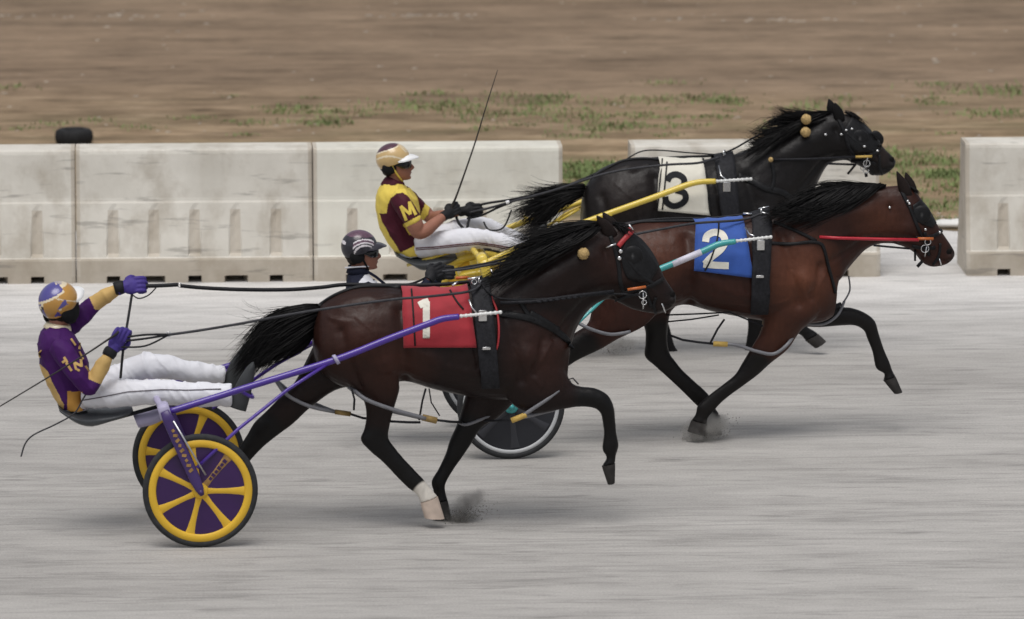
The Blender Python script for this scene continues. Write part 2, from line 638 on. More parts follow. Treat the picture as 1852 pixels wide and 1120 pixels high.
# ---- grass tufts and stones (nobody could count them)
m_grass = mat('grass', (0.185, 0.240, 0.090), 0.7, var=0.4, scale=2.2)
TUFTS = [(535, 197, 1.2), (570, 205, 1.0), (460, 224, .8), (640, 204, 1.1), (720, 192, 1.4), (805, 200, 1.3), (835, 190, 1.2), (600, 226, .9), (588, 218, .8), (905, 208, 1.2),
         (860, 214, .9), (102, 226, .7), (8, 160, 1.0), (980, 182, 1.5), (1045, 213, 1.4), (1075, 235, 1.3), (1110, 228, 1.2), (1180, 184, 1.5), (1205, 152, .9), (1268, 180, 1.4),
         (1290, 214, .8), (1135, 232, 1.0), (1785, 166, 1.9), (1830, 170, 1.4), (1812, 206, 1.5), (1780, 210, 1.1), (1695, 155, .8), (1490, 192, 1.2), (1460, 200, 1.0), (350, 215, .7),
         (700, 330, 1.1), (790, 170, .8), (1000, 200, .9), (1235, 230, .8), (1090, 190, .8), (510, 205, .7), (250, 232, .7), (40, 235, .7), (1320, 185, .8), (1690, 190, .6)]
for i in range(34):
    TUFTS.append((random.uniform(1030, 1135), random.uniform(296, 345), random.uniform(.8, 1.3)))
for i in range(30):
    TUFTS.append((random.uniform(1600, 1760), random.choice([random.gauss(292, 12), random.gauss(318, 8), random.gauss(372, 14), random.gauss(345, 25)]), random.uniform(.7, 1.5)))
for i in range(60):
    TUFTS.append((random.gauss(1050, 330), random.uniform(172, 250), random.uniform(.35, .7)))
g = MB()
for px, py, s in TUFTS:
    c = trk(px, py)
    for k in range(int(80 * s)):
        x, y = c.x + random.gauss(0, .15 * s), c.y + random.gauss(0, .11 * s)
        h = random.uniform(.012, .05) * s ** .5
        an = random.uniform(0, 6.28)
        lx, ly = math.cos(an) * h * .7, math.sin(an) * h * .7
        wx, wy = -math.sin(an) * .006, math.cos(an) * .006
        g.add([(x - wx, y - wy, 0), (x + wx, y + wy, 0), (x + lx * .4 + wx * .7, y + ly * .4 + wy * .7, h * .65), (x + lx * .4 - wx * .7, y + ly * .4 - wy * .7, h * .65), (x + lx, y + ly, h)],
              [(0, 1, 2, 3), (3, 2, 4)])
me = g.mesh('grass')
me.materials.append(m_grass)
o = place_track(bpy.data.objects.new('grass', me)); tag(o, kind='stuff')

m_stone = mat('stone', (0.36, 0.31, 0.25), 0.8, var=0.25, scale=6)
g = MB()
def stone(c, s):
    g.ball((c.x, c.y, s * .25), (s * random.uniform(.8, 1.6), s * random.uniform(.6, 1), s * .45), nu=7, nv=5)
for i in range(170):
    py = random.uniform(0, 250)
    stone(trk(random.uniform(0, 1852), py), random.choice([.009, .012, .016, .022]))
for cx, cy, n, sp in ((200, 30, 14, 70), (760, 30, 22, 60), (1420, 38, 22, 55), (1210, 35, 6, 30), (40, 32, 6, 30), (1690, 113, 4, 12), (520, 227, 5, 22), (1745, 395, 8, 30)):
    for i in range(n):
        stone(trk(cx + random.gauss(0, sp), cy + random.gauss(0, 2)), random.uniform(.012, .03))
me = g.mesh('stones')
me.polygons.foreach_set('use_smooth', [True] * len(me.polygons))
me.materials.append(m_stone)
o = place_track(bpy.data.objects.new('stones', me)); tag(o, kind='stuff')

# ---- road barriers
def barrier_material(name, c0, c1, stain):
    m = bpy.data.materials.new(name)
    m.use_nodes = True
    nt = m.node_tree
    b = nt.nodes['Principled BSDF']
    b.inputs['Roughness'].default_value = 0.75
    b.inputs['Specular IOR Level'].default_value = 0.3
    v = nt.nodes.new('ShaderNodeTexCoord').outputs['Object']
    def nz(s, sc, off, det=5, ro=.6):
        mp = node(nt, 'ShaderNodeMapping'); mp.inputs['Scale'].default_value = s; mp.inputs['Location'].default_value = (off, off, off)
        oi = nt.nodes.new('ShaderNodeObjectInfo')
        ad = nt.nodes.new('ShaderNodeVectorMath'); ad.operation = 'ADD'
        nt.links.new(v, ad.inputs[0]); 
        ml = nt.nodes.new('ShaderNodeMath'); ml.operation = 'MULTIPLY'; ml.inputs[1].default_value = 37.0
        nt.links.new(oi.outputs['Random'], ml.inputs[0]); nt.links.new(ml.outputs[0], ad.inputs[1])
        nt.links.new(ad.outputs[0], mp.inputs[0])
        n = node(nt, 'ShaderNodeTexNoise'); n.inputs['Scale'].default_value = sc; n.inputs['Detail'].default_value = det; n.inputs['Roughness'].default_value = ro
        nt.links.new(mp.outputs[0], n.inputs[0])
        return n.outputs['Fac']
    c = ramp(nt, nz((1, 1, 1), 2.2, 1), [(0.3, c0), (0.7, c1)])
    c = mixc(nt, ramp(nt, nz((1.3, 1, 1.0), 3.0, 5), [(0.48, 0.0), (0.72, stain)]), c, (0.30, 0.25, 0.185))
    c = mixc(nt, ramp(nt, nz((3, 3, .8), 1.2, 9), [(0.53, 0.0), (0.80, stain * .7)]), c, (0.36, 0.31, 0.24))
    c = mixc(nt, ramp(nt, nz((2.0, 2, 16), 1.0, 13), [(0.60, 0.0), (0.68, stain * .9)]), c, (0.20, 0.185, 0.165))
    nt.links.new(c, b.inputs['Base Color'])
    bp = node(nt, 'ShaderNodeBump'); bp.inputs['Strength'].default_value = 0.2; bp.inputs['Distance'].default_value = 0.01
    nt.links.new(nz((1, 1, 1), 18, 3), bp.inputs['Height'])
    nt.links.new(bp.outputs[0], b.inputs['Normal'])
    return m
m_bar = barrier_material('weathered_barrier', (0.55, 0.52, 0.46), (0.69, 0.66, 0.595), 0.55)
m_bar2 = barrier_material('grimy_barrier', (0.47, 0.42, 0.35), (0.57, 0.525, 0.455), 0.6)
m_bar3 = barrier_material('base_barrier', (0.40, 0.35, 0.285), (0.53, 0.48, 0.405), 0.6)
m_barc = barrier_material('cleaner_barrier', (0.62, 0.60, 0.53), (0.70, 0.68, 0.60), 0.25)

Y_BASE = trk(560, 509.5).y
def barrier(px0, px1, label, clean=False):
    # ends along the row, read where the barrier line meets the ground
    def xat(px):
        # ray in the vertical plane y_local = Y_BASE + .1
        lo, hi = -20.0, 20.0
        for _ in range(50):
            mid = (lo + hi) / 2
            p = TRO + TX * mid + TY * (Y_BASE + .1) + Vector((0, 0, .5)) - CAM
            f = p.y * CP - p.z * SP
            if PW / 2 + FPX * p.x / f < px: lo = mid
            else: hi = mid
        return lo
    x0, x1 = xat(px0) + .004, xat(px1) - .004
    L = x1 - x0
    ribs = [L * (k + .9) / 5.8 for k in range(5)]
    rw, sw = .040, .052
    xs = {0.0, .012, .03, .085, L - .085, L - .03, L - .012, L}
    for q in ribs:
        for d in (-rw - .012, -rw, rw, rw + .012, -sw - .002, -sw, sw, sw + .002, 0):
            xs.add(q + d)
    for i in range(1, 40):
        x = L * i / 40
        if min(abs(x - y) for y in xs) > .02:
            xs.add(x)
    xs = sorted(xs)
    # front profile (y towards the back is +), from the ground up
    prof = [(0, -.0), (.050, -.0), (.054, -.0), (.10, -.0), (.172, .004), (.188, .012), (.196, .024), (.22, .030), (.30, .048), (.40, .070), (.50, .092), (.55, .103), (.60, .113), (.615, .122), (.64, .127), (.72, .133), (.80, .139), (.92, .145), (.975, .149), (.997, .156), (1.01, .172)]
    yc = .33
    vs, fs, ms = [], [], []
    nz_ = len(prof)
    def yfront(x, z, y):
        e = min(x, L - x)
        if e < .03:
            y = y + .022 * (1 - e / .03) ** 1.5
        if .198 < z < .575:
            t = min(1, (z - .198) / .02) * min(1, (.575 - z) / .06)
            for q in ribs:
                d = abs(x - q)
                wz = rw * (1 - .35 * (z - .2) / .37)
                if d < wz + .012:
                    y += .024 * t * (1 if d <= wz else (1 - (d - wz) / .012))
        if z < .052:
            for i, q in enumerate(ribs):
                if abs(x - q) <= sw * (1.25 if i % 2 else .8) + .001:
                    y += .24
        return y
    cols = []
    for x in xs:
        c = []
        for z, y in prof:
            c.append(len(vs)); vs.append((x, yfront(x, z, y), z))
        for z, y in reversed(prof):
            c.append(len(vs)); vs.append((x, 2 * yc - y, z))
        cols.append(c)
    P2 = len(cols[0])
    for i in range(len(xs) - 1):
        xm = (xs[i] + xs[i + 1]) / 2
        for j in range(P2):
            a, b = cols[i][j], cols[i][(j + 1) % P2]
            c, d = cols[i + 1][(j + 1) % P2], cols[i + 1][j]
            fs.append((a, d, c, b))
            z = (vs[a][2] + vs[b][2]) / 2
            rib = any(abs(xm - q) < rw * .9 for q in ribs) and .2 < z < .56 and j < nz_
            mi = 0
            if rib or (min(xm, L - xm) < .045 and z > .05): mi = 1
            elif z < .19: mi = 2
            ms.append(mi)
    for c in (cols[0], cols[-1]):
        fs.append(tuple(c)); ms.append(1)
    mb = MB(); mb.v, mb.f, mb.m = vs, fs, ms
    me = mb.mesh('barrier')
    for q in ((m_barc if clean else m_bar), m_bar2, m_bar3):
        me.materials.append(q)
    ob = bpy.data.objects.new('road_barrier', me)
    ob.location = TRO + TX * x0 + TY * Y_BASE
    ob.rotation_euler = (0, 0, TRACK_YAW)
    COL.objects.link(ob)
    return tag(ob, label, 'barrier', 'white road barriers along the track')
barrier(-310, 137, 'grimy white road barrier cut off by the left edge of the picture')
barrier(137, 566, 'grimy white road barrier directly above the purple driver with the black tyre behind it')
barrier(566, 1019, 'cleaner white road barrier behind the seated yellow and maroon driver', True)
barrier(1141, 1592, 'white road barrier mostly hidden behind the horse with the white number cloth')
barrier(1746, 2180, 'white road barrier standing alone ahead of the horses at the right edge')

# ---- black tyre behind the barrier, white bag by the far barrier
m_rub = mat('rubber', (0.022, 0.022, 0.023), 0.75, var=0.2, scale=20)
c = trk(134, 262)
mb = MB()
rings = []
for k in range(40):
    a = 2 * math.pi * k / 40
    rings.append([Vector(((.115 + .052 * math.cos(t) ** 1 * (1 if math.cos(t) > 0 else .9)) * math.cos(a), (.115 + .052 * math.cos(t)) * math.sin(a), .07 + .068 * math.sin(t) * (abs(math.sin(t)) ** -.3 if abs(math.sin(t)) > .01 else 1))) for t in [2 * math.pi * i / 16 for i in range(16)]])
vs = [p for r in rings for p in r]
fs = [(i * 16 + j, ((i + 1) % 40) * 16 + j, ((i + 1) % 40) * 16 + (j + 1) % 16, i * 16 + (j + 1) % 16) for i in range(40) for j in range(16)]
mb.add(vs, fs)
me = mb.mesh('tyre'); me.materials.append(m_rub)
me.polygons.foreach_set('use_smooth', [True] * len(me.polygons))
o = bpy.data.objects.new('tyre', me)
o.location = TRO + TX * c.x + TY * c.y + Vector((0, 0, .004))
COL.objects.link(o)
tag(o, 'small black rubber tyre lying flat on the dirt behind the barriers', 'tyre')

m_bag = mat('white_bag', (0.72, 0.71, 0.68), 0.7, var=0.08, scale=8, bump=0.3)
c = trk(1726, 413)
mb = MB()
rings = []
for i in range(15):
    t = -1 + 2 * i / 14
    s = max(0.03, (1 - abs(t) ** 2.6)) ** .6
    rings.append([Vector((t * .19, math.cos(a) * .085 * s, .036 + math.sin(a) * .036 * s * (1 + .12 * math.sin(t * 9)))) for a in [2 * math.pi * k / 16 for k in range(16)]])
mb.loft(rings)
me = mb.mesh('bag'); me.materials.append(m_bag)
me.polygons.foreach_set('use_smooth', [True] * len(me.polygons))
o = bpy.data.objects.new('bag', me)
o.location = TRO + TX * c.x + TY * c.y + Vector((0, 0, .002))
o.rotation_euler = (0, 0, TRACK_YAW - .05)
COL.objects.link(o)
tag(o, 'plump white bag lying on the ground beside the end barrier', 'bag')
from mathutils import noise as mn
# ------------------------------------------------------------------ horses
def coat_material(name, body, dark, spot, rough=0.43):
    m = bpy.data.materials.new(name)
    m.use_nodes = True
    nt = m.node_tree
    b = nt.nodes['Principled BSDF']
    b.inputs['Roughness'].default_value = rough
    b.inputs['Specular IOR Level'].default_value = 0.23
    at = node(nt, 'ShaderNodeAttribute', attribute_name='points')
    sp = nt.nodes.new('ShaderNodeSeparateColor')
    nt.links.new(at.outputs['Color'], sp.inputs[0])
    v = nt.nodes.new('ShaderNodeTexCoord').outputs['Object']
    n1 = node(nt, 'ShaderNodeTexNoise'); n1.inputs['Scale'].default_value = 3.2; n1.inputs['Detail'].default_value = 4
    nt.links.new(v, n1.inputs[0])
    n2 = node(nt, 'ShaderNodeTexNoise'); n2.inputs['Scale'].default_value = 40; n2.inputs['Detail'].default_value = 5
    mp = node(nt, 'ShaderNodeMapping'); mp.inputs['Scale'].default_value = (1, 1, .35)
    nt.links.new(v, mp.inputs[0]); nt.links.new(mp.outputs[0], n2.inputs[0])
    c = ramp(nt, n1.outputs['Fac'], [(0.32, tuple(x * .72 for x in body)), (0.52, body), (0.72, tuple(x * 1.3 for x in body))])
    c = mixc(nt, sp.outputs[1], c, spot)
    c = mixc(nt, sp.outputs[0], c, dark)
    c = mixc(nt, sp.outputs[2], c, (0.62, 0.58, 0.52))
    c = mixc(nt, 0.5, c, ramp(nt, n2.outputs['Fac'], [(0.3, 0.8), (0.7, 1.2)]), 'MULTIPLY')
    nt.links.new(c, b.inputs['Base Color'])
    rr = ramp(nt, n2.outputs['Fac'], [(0.3, rough - .06), (0.7, rough + .10)])
    nt.links.new(rr, b.inputs['Roughness'])
    n3 = node(nt, 'ShaderNodeTexNoise'); n3.inputs['Scale'].default_value = 9; n3.inputs['Detail'].default_value = 6
    nt.links.new(v, n3.inputs[0])
    bp = node(nt, 'ShaderNodeBump'); bp.inputs['Strength'].default_value = 0.5; bp.inputs['Distance'].default_value = 0.02
    nt.links.new(n3.outputs['Fac'], bp.inputs['Height'])
    nt.links.new(bp.outputs[0], b.inputs['Normal'])
    return m

m_black_hair = mat('black_hair', (0.0055, 0.005, 0.0053), 0.55, var=0.4, scale=9)
m_brown_hair = mat('dark_hair', (0.011, 0.009, 0.008), 0.5, var=0.4, scale=9)
m_leather = mat('black_leather', (0.012, 0.012, 0.013), 0.45, var=0.25, scale=30, bump=0.2)
m_nylon = mat('black_nylon', (0.018, 0.018, 0.021), 0.6, var=0.3, scale=50, bump=0.3)
m_steel = mat('steel', (0.72, 0.72, 0.72), 0.25, metal=1.0, var=0.1)
m_whitepl = mat('white_cord', (0.72, 0.72, 0.70), 0.5, var=0.1)
m_hoof = mat('dark_hoof', (0.035, 0.032, 0.03), 0.6, var=0.3, scale=12)
m_hoofpale = mat('pale_hoof', (0.52, 0.42, 0.35), 0.6, var=0.2, scale=12)
m_hobble = mat('grey_plastic_hobble', (0.17, 0.17, 0.185), 0.4, var=0.12, scale=20)
m_tape = mat('tan_tape', (0.30, 0.20, 0.075), 0.6, var=0.25, scale=25)
m_ytape = mat('yellow_tape', (0.55, 0.37, 0.10), 0.6, var=0.2, scale=25)
m_eye = mat('eye', (0.006, 0.005, 0.004), 0.08, var=0.0)
m_nostril = mat('nostril', (0.004, 0.003, 0.003), 0.7, var=0.0)
m_pompom = mat('tan_fleece', (0.46, 0.32, 0.14), 0.9, var=0.25, scale=60, bump=0.6)
m_red = mat('red_cloth', (0.33, 0.022, 0.032), 0.65, var=0.08, scale=14, bump=0.15, sheen=0.2)
m_blue = mat('blue_cloth', (0.030, 0.088, 0.35), 0.65, var=0.08, scale=14, bump=0.15, sheen=0.2)
m_whitec = mat('white_cloth', (0.70, 0.67, 0.58), 0.7, var=0.05, scale=14, bump=0.15, sheen=0.2)
m_numw = mat('white_numeral', (0.74, 0.71, 0.62), 0.7, var=0.05, scale=30)
m_numb = mat('black_numeral', (0.012, 0.013, 0.016), 0.6, var=0.1, scale=30)
m_teal = mat('teal_pole', (0.035, 0.30, 0.29), 0.35, var=0.08, scale=10)
m_orange = mat('orange_pole', (0.50, 0.13, 0.03), 0.4, var=0.15, scale=20)
m_redpole = mat('red_pole', (0.42, 0.015, 0.03), 0.35, var=0.12, scale=14)
m_redtrim = mat('red_trim', (0.36, 0.02, 0.025), 0.5, var=0.1, scale=20)

class Horse:
    pass

def sculpt(team, me, brushes):
    """Swell muscles and press grooves along lines on both flanks: (points, radius, height)."""
    bv = bvh_of(me)
    n = len(me.vertices)
    co = np.empty(n * 3); me.vertices.foreach_get('co', co); co = co.reshape(-1, 3)
    nr = np.array([tuple(v.normal) for v in me.vertices])
    dsp = np.zeros(n)
    for pts, r, amp in brushes:
        P3 = [np.array(on_surf(team, bv, x, y, 0, -.15)[0]) for x, y in pts]
        for sg in (1, -1):
            Q = [p * np.array([1, sg, 1]) for p in P3]
            d = np.full(n, 9.0)
            if len(Q) == 1:
                d = np.linalg.norm(co - Q[0], axis=1)
            for a, b in zip(Q, Q[1:]):
                ab = b - a
                t = np.clip(((co - a) @ ab) / (ab @ ab + 1e-9), 0, 1)
                d = np.minimum(d, np.linalg.norm(co - (a + t[:, None] * ab), axis=1))
            dsp += 1.45 * amp * np.exp(-(d / r) ** 2 * 1.6)
    co = co + nr * dsp[:, None]
    me.vertices.foreach_set('co', co.ravel())
    me.update()

def body_brushes(x0, y0, s):
    """Muscle map, offsets in picture pixels from the withers of the near horse."""
    B = [([(-215, 95)], .17, .022), ([(-145, 45), (-142, 125), (-137, 172)], .055, -.020), ([(40, 45), (62, 125), (72, 172)], .045, -.014), ([(85, 130)], .10, .022), ([(148, 115)], .065, .016),
         ([(-170, 150)], .085, .020), ([(-252, 85), (-232, 155), (-220, 185)], .040, -.016), ([(-250, 40), (-200, 25)], .06, .008), ([(60, 60), (90, 90)], .07, .010), ([(112, 100), (95, 160)], .035, -.012),
         ([(-120, 120), (-60, 150), (0, 165)], .05, .008), ([(-190, 30), (-160, 20)], .03, .008)]
    for ln in ([(95, 160), (120, 120), (135, 90)], [(-60, 172), (0, 178), (50, 165)], [(60, 110), (85, 160), (110, 185)], [(-200, 120), (-180, 160), (-165, 190)], [(-225, 60), (-190, 90), (-175, 140)]):
        B.append((ln, .013, .0030))
    for i in range(6):
        x = -110 + i * 22
        B.append(([(x, 60), (x + 8, 110), (x + 16, 150)], .016, -.0035))
    return [([(x0 + x * s, y0 + y * s) for x, y in p], r, a) for p, r, a in B]

def head_brushes(nk):
    m = lambda i, f: (nk[i][0] * (1 - f) + nk[i][2] * f, nk[i][1] * (1 - f) + nk[i][3] * f)
    return [([m(6, .70)], .065, .012), ([m(5, .35), m(5, .98)], .028, -.012), ([m(7, .45), m(9, .52)], .018, .007), ([m(7, .62), m(9, .75)], .022, -.006), ([m(-2, .30)], .026, .010),
            ([m(10, .66), m(11, .62), m(12, .6)], .011, -.008), ([m(10, .80)], .022, .006), ([m(1, .80), m(3, .88), m(4, .9)], .030, -.010), ([m(2, .35), m(4, .4)], .08, .012), ([m(7, .28)], .022, .008)]

def build_horse(team, torso, neck, legs, coat, hairmat, label, muscles=(), sock=None, spot_fn=None, ears=(), sock_part=None, w_side=-1):
    H = Horse()
    mb = MB()
    mb.loft(profile_rings(team, torso, k=4, n=32, egg=0.12, sq=0.92))
    mb.loft(profile_rings(team, neck, k=4, n=24, egg=0.05))
    H.team = team
    skel = []
    for st, w, whoof in legs:
        rows = [list(q) + [w + (q[5] if len(q) > 5 else 0)] if len(q) == 5 else q for q in st]
        rows = [list(q[:5]) + [w] for q in st]
        mb.loft(profile_rings(team, rows[:-1], k=4, n=18))
        pts = []
        for q in rows:
            a, b = team.P(q[0], q[1], w), team.P(q[2], q[3], w)
            pts.append((a + b) / 2)
        skel.append(pts)
    me = remesh(mb, 0.0085, 5, 0.5, 'body')
    sculpt(team, me, muscles)
    # coat markings: r = black points, g = redder coat areas and painted-in highlights, b = white sock
    n = len(me.vertices)
    co = np.empty(n * 3); me.vertices.foreach_get('co', co); co = co.reshape(-1, 3)
    black = np.zeros(n); white = np.zeros(n); spot = np.zeros(n)
    def dist(pts):
        d = np.full(n, 9.0)
        for a, b in zip(pts, pts[1:]):
            a, b = np.array(a), np.array(b)
            ab = b - a
            t = np.clip(((co - a) @ ab) / (ab @ ab + 1e-9), 0, 1)
            d = np.minimum(d, np.linalg.norm(co - (a + t[:, None] * ab), axis=1))
        return d
    for (st, w, wh), pts in zip(legs, skel):
        i0 = wh['black']
        black = np.maximum(black, np.clip((0.125 - dist(pts[i0:])) / 0.05, 0, 1))
        if wh.get('sock'):
            white = np.maximum(white, np.clip((0.07 - dist(pts[wh['sock']:])) / 0.012, 0, 1))
    mz = team.P(neck[-2][0], neck[-2][1], 0)
    d = np.linalg.norm(co - np.array(mz), axis=1)
    black = np.maximum(black, np.clip((0.11 - d) / 0.1, 0, 0.6))
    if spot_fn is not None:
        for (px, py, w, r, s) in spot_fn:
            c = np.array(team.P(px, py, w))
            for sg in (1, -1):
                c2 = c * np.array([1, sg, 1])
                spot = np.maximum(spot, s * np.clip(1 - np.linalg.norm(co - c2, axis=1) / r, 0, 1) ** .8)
    at = me.color_attributes.new('points', 'FLOAT_COLOR', 'POINT')
    at.data.foreach_set('color', np.stack([black * (1 - white), spot, white, np.ones(n)], 1).ravel())
    base = team.P(torso[5][0], torso[5][1], 0)
    H.root = thing(team, 'racehorse', (base.x, 0, 0), label, 'horse', None)
    H.bvh = bvh_of(me)
    H.me_co = co
    H.body = part('body', me, coat, H.root)
    # hooves
    for (st, w, wh), pts in zip(legs, skel):
        rows = [list(q[:5]) + [w] for q in st[-2:]]
        r = profile_rings(team, rows, k=3, n=18)
        r[0] = [p + (sum(r[0], Vector()) / 18 - p) * .02 for p in r[0]]
        r = [[sum(r[0], Vector()) / 18 * .5 + p * .5 for p in r[0]]] + r
        part('hoof', MB().loft(r), m_hoofpale if wh.get('pale') else m_hoof, H.root, auto=40, label='pale pinkish hoof' if wh.get('pale') else None)
    # ears
    for (bx, by, tx, ty, w, wt) in ears:
        a, b = team.P(bx, by, w), team.P(tx, ty, wt)
        ax = (b - a)
        side = Vector((0, 1, 0))
        fw = ax.cross(side).normalized()
        rings = []
        for t, s in ((-.25, .032), (0, .036), (.25, .04), (.5, .036), (.75, .022), (.92, .010), (1.0, .003)):
            p = a + ax * t
            rings.append([p + fw * (s * math.cos(k * math.pi / 6)) + side * (s * .5 * math.sin(k * math.pi / 6) * (1 if math.sin(k * math.pi / 6) < 0 else .45)) for k in range(12)])
        e = MB().loft(rings)
        part('ear', e, hairmat if coat.name.startswith('black') else m_ear, H.root)
    return H

m_ear = mat('ear_hair', (0.014, 0.009, 0.008), 0.6, var=0.3, scale=20)
m_coat1 = coat_material('dark_bay_coat', (0.0105, 0.0045, 0.0036), (0.0042, 0.0037, 0.0037), (0.050, 0.0160, 0.0095))
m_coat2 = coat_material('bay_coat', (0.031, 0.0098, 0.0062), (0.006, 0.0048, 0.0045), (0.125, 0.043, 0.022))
m_coat3 = coat_material('black_bay_coat', (0.0075, 0.0060, 0.0060), (0.0045, 0.004, 0.0045), (0.026, 0.016, 0.013))

# ---- near horse
NK1 = [(860, 518, 965, 690, .22), (905, 494, 1024, 640, .19), (950, 464, 1042, 596, .155), (1000, 436, 1064, 562, .122), (1048, 416, 1090, 544, .10), (1086, 407, 1108, 543, .098),
     (1124, 408, 1124, 550, .105), (1158, 430, 1141, 558, .103), (1186, 468, 1158, 563, .083), (1202, 502, 1175, 566, .065), (1216, 523, 1190, 567, .057), (1223, 536, 1203, 563, .047), (1219, 547, 1210, 558, .028)]
H1 = build_horse(T1,
    [(566, 590, 566, 625, .10), (578, 556, 578, 670, .19), (612, 529, 618, 698, .245), (653, 517, 676, 702, .27), (700, 519, 728, 688, .275), (760, 524, 785, 703, .285),
     (820, 523, 842, 715, .285), (872, 515, 898, 722, .265), (920, 520, 950, 720, .24), (985, 548, 996, 714, .20), (1028, 600, 1022, 692, .13)],
    NK1,
    [  # near hind, far hind, near fore (raised), far fore
     ([(590, 570, 735, 600, .10), (600, 640, 738, 645, .112), (622, 688, 728, 686, .10), (652, 714, 721, 712, .075), (662, 745, 711, 745, .058), (659, 775, 704, 775, .048), (652, 796, 703, 793, .044),
       (671, 818, 714, 809, .037), (691, 835, 725, 823, .031), (715, 860, 746, 846, .030), (737, 882, 768, 869, .034), (753, 894, 777, 881, .027), (760, 910, 792, 898, .036), (768, 937, 804, 938, .047)], -.135, dict(black=6, sock=11, pale=True)),
     ([(578, 600, 700, 640, .10), (552, 655, 655, 690, .095), (530, 695, 606, 706, .077), (503, 722, 562, 737, .06), (479, 746, 531, 766, .05), (460, 764, 507, 784, .045), (447, 786, 477, 808, .036),
       (425, 820, 449, 838, .030), (404, 849, 429, 866, .033), (391, 870, 411, 886, .027), (384, 882, 408, 898, .035), (366, 890, 392, 914, .046)], .135, dict(black=5)),
     ([(1000, 615, 895, 690, .10), (1022, 668, 930, 735, .10), (1034, 692, 968, 748, .083), (1051, 699, 1012, 741, .063), (1076, 702, 1046, 736, .052), (1099, 714, 1073, 738, .048), (1110, 735, 1086, 748, .043),
       (1113, 760, 1090, 766, .034), (1115, 783, 1092, 785, .030), (1119, 805, 1089, 812, .037), (1114, 824, 1097, 828, .027), (1113, 838, 1088, 843, .036), (1112, 873, 1099, 876, .040)], -.125, dict(black=4)),
     ([(850, 680, 965, 690, .09), (836, 735, 908, 750, .075), (826, 768, 873, 772, .06), (813, 797, 856, 797, .047), (806, 820, 839, 823, .039), (793, 848, 820, 850, .030), (780, 871, 806, 875, .034),
       (784, 890, 806, 890, .027), (784, 908, 810, 905, .036), (782, 938, 817, 940, .047)], .125, dict(black=2))],
    m_coat1, m_black_hair, 'dark bay horse with the red number one cloth, nearest to the camera',
    muscles=body_brushes(870, 515, 1.0) + head_brushes(NK1),
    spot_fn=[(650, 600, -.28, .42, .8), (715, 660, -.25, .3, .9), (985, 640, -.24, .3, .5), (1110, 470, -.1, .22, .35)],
    ears=[(1106, 424, 1079, 390, -.055, -.07), (1112, 416, 1090, 384, .055, .07)])

# ---- middle horse
NK2 = [(1372, 390, 1475, 560, .22), (1415, 373, 1523, 500, .185), (1460, 352, 1546, 472, .15), (1510, 341, 1568, 450, .118), (1560, 338, 1592, 441, .10), (1605, 337, 1618, 442, .098),
     (1644, 337, 1640, 449, .103), (1668, 362, 1655, 459, .10), (1688, 394, 1664, 471, .08), (1704, 420, 1674, 479, .063), (1719, 442, 1687, 483, .055), (1727, 458, 1701, 481, .046), (1722, 469, 1711, 478, .028)]
H2 = build_horse(T2,
    [(1072, 475, 1072, 515, .10), (1084, 440, 1085, 560, .19), (1116, 412, 1125, 575, .245), (1155, 400, 1182, 570, .27), (1210, 399, 1232, 550, .275), (1262, 400, 1286, 562, .285),
     (1322, 397, 1336, 572, .285), (1378, 388, 1392, 581, .265), (1428, 398, 1442, 585, .24), (1482, 432, 1484, 582, .20), (1513, 488, 1505, 572, .13)],
    NK2,
    [  # near fore (back), far hind (forward), far fore (raised), near hind (back)
     ([(1390, 510, 1505, 545, .10), (1380, 565, 1475, 575, .105), (1376, 597, 1447, 600, .082), (1361, 625, 1426, 631, .064), (1342, 657, 1395, 656, .052), (1329, 678, 1372, 677, .045), (1307, 696, 1344, 698, .037),
       (1283, 714, 1313, 721, .030), (1262, 733, 1291, 743, .034), (1258, 749, 1280, 757, .027), (1250, 760, 1279, 768, .036), (1243, 780, 1276, 788, .047)], -.125, dict(black=4)),
     ([(1090, 460, 1222, 500, .10), (1118, 530, 1227, 545, .10), (1150, 565, 1213, 565, .075), (1166, 595, 1208, 592, .06), (1167, 622, 1207, 618, .05), (1166, 645, 1212, 640, .045), (1184, 662, 1223, 655, .037),
       (1206, 682, 1236, 671, .031), (1232, 706, 1259, 692, .03), (1254, 728, 1281, 713, .034), (1268, 742, 1289, 731, .027), (1275, 757, 1302, 750, .036), (1273, 784, 1306, 786, .047)], .135, dict(black=3)),
     ([(1490, 520, 1440, 590, .09), (1517, 552, 1480, 592, .073), (1541, 557, 1520, 589, .058), (1563, 565, 1546, 589, .05), (1582, 580, 1562, 598, .046), (1590, 605, 1568, 612, .039), (1599, 632, 1578, 638, .031),
       (1609, 655, 1584, 666, .036), (1614, 670, 1599, 676, .026), (1620, 681, 1597, 688, .036), (1632, 709, 1617, 712, .040)], .125, dict(black=0)),
     ([(1074, 500, 1195, 560, .10), (1070, 555, 1165, 590, .105), (1063, 585, 1120, 612, .085), (1040, 602, 1086, 632, .068), (1010, 625, 1046, 651, .054), (985, 645, 1016, 671, .046), (965, 665, 991, 689, .037),
       (940, 695, 964, 713, .031), (919, 719, 946, 736, .034), (905, 739, 928, 753, .027), (899, 748, 924, 763, .036), (884, 757, 911, 776, .046)], -.135, dict(black=3))],
    m_coat2, m_black_hair, 'bay horse with the blue number two cloth, running in the middle',
    muscles=body_brushes(1378, 388, .94) + head_brushes(NK2),
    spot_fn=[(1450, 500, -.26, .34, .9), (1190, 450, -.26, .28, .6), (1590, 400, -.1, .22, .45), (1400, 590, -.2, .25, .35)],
    ears=[(1642, 356, 1622, 310, -.05, -.06), (1650, 350, 1638, 312, .05, .06)])

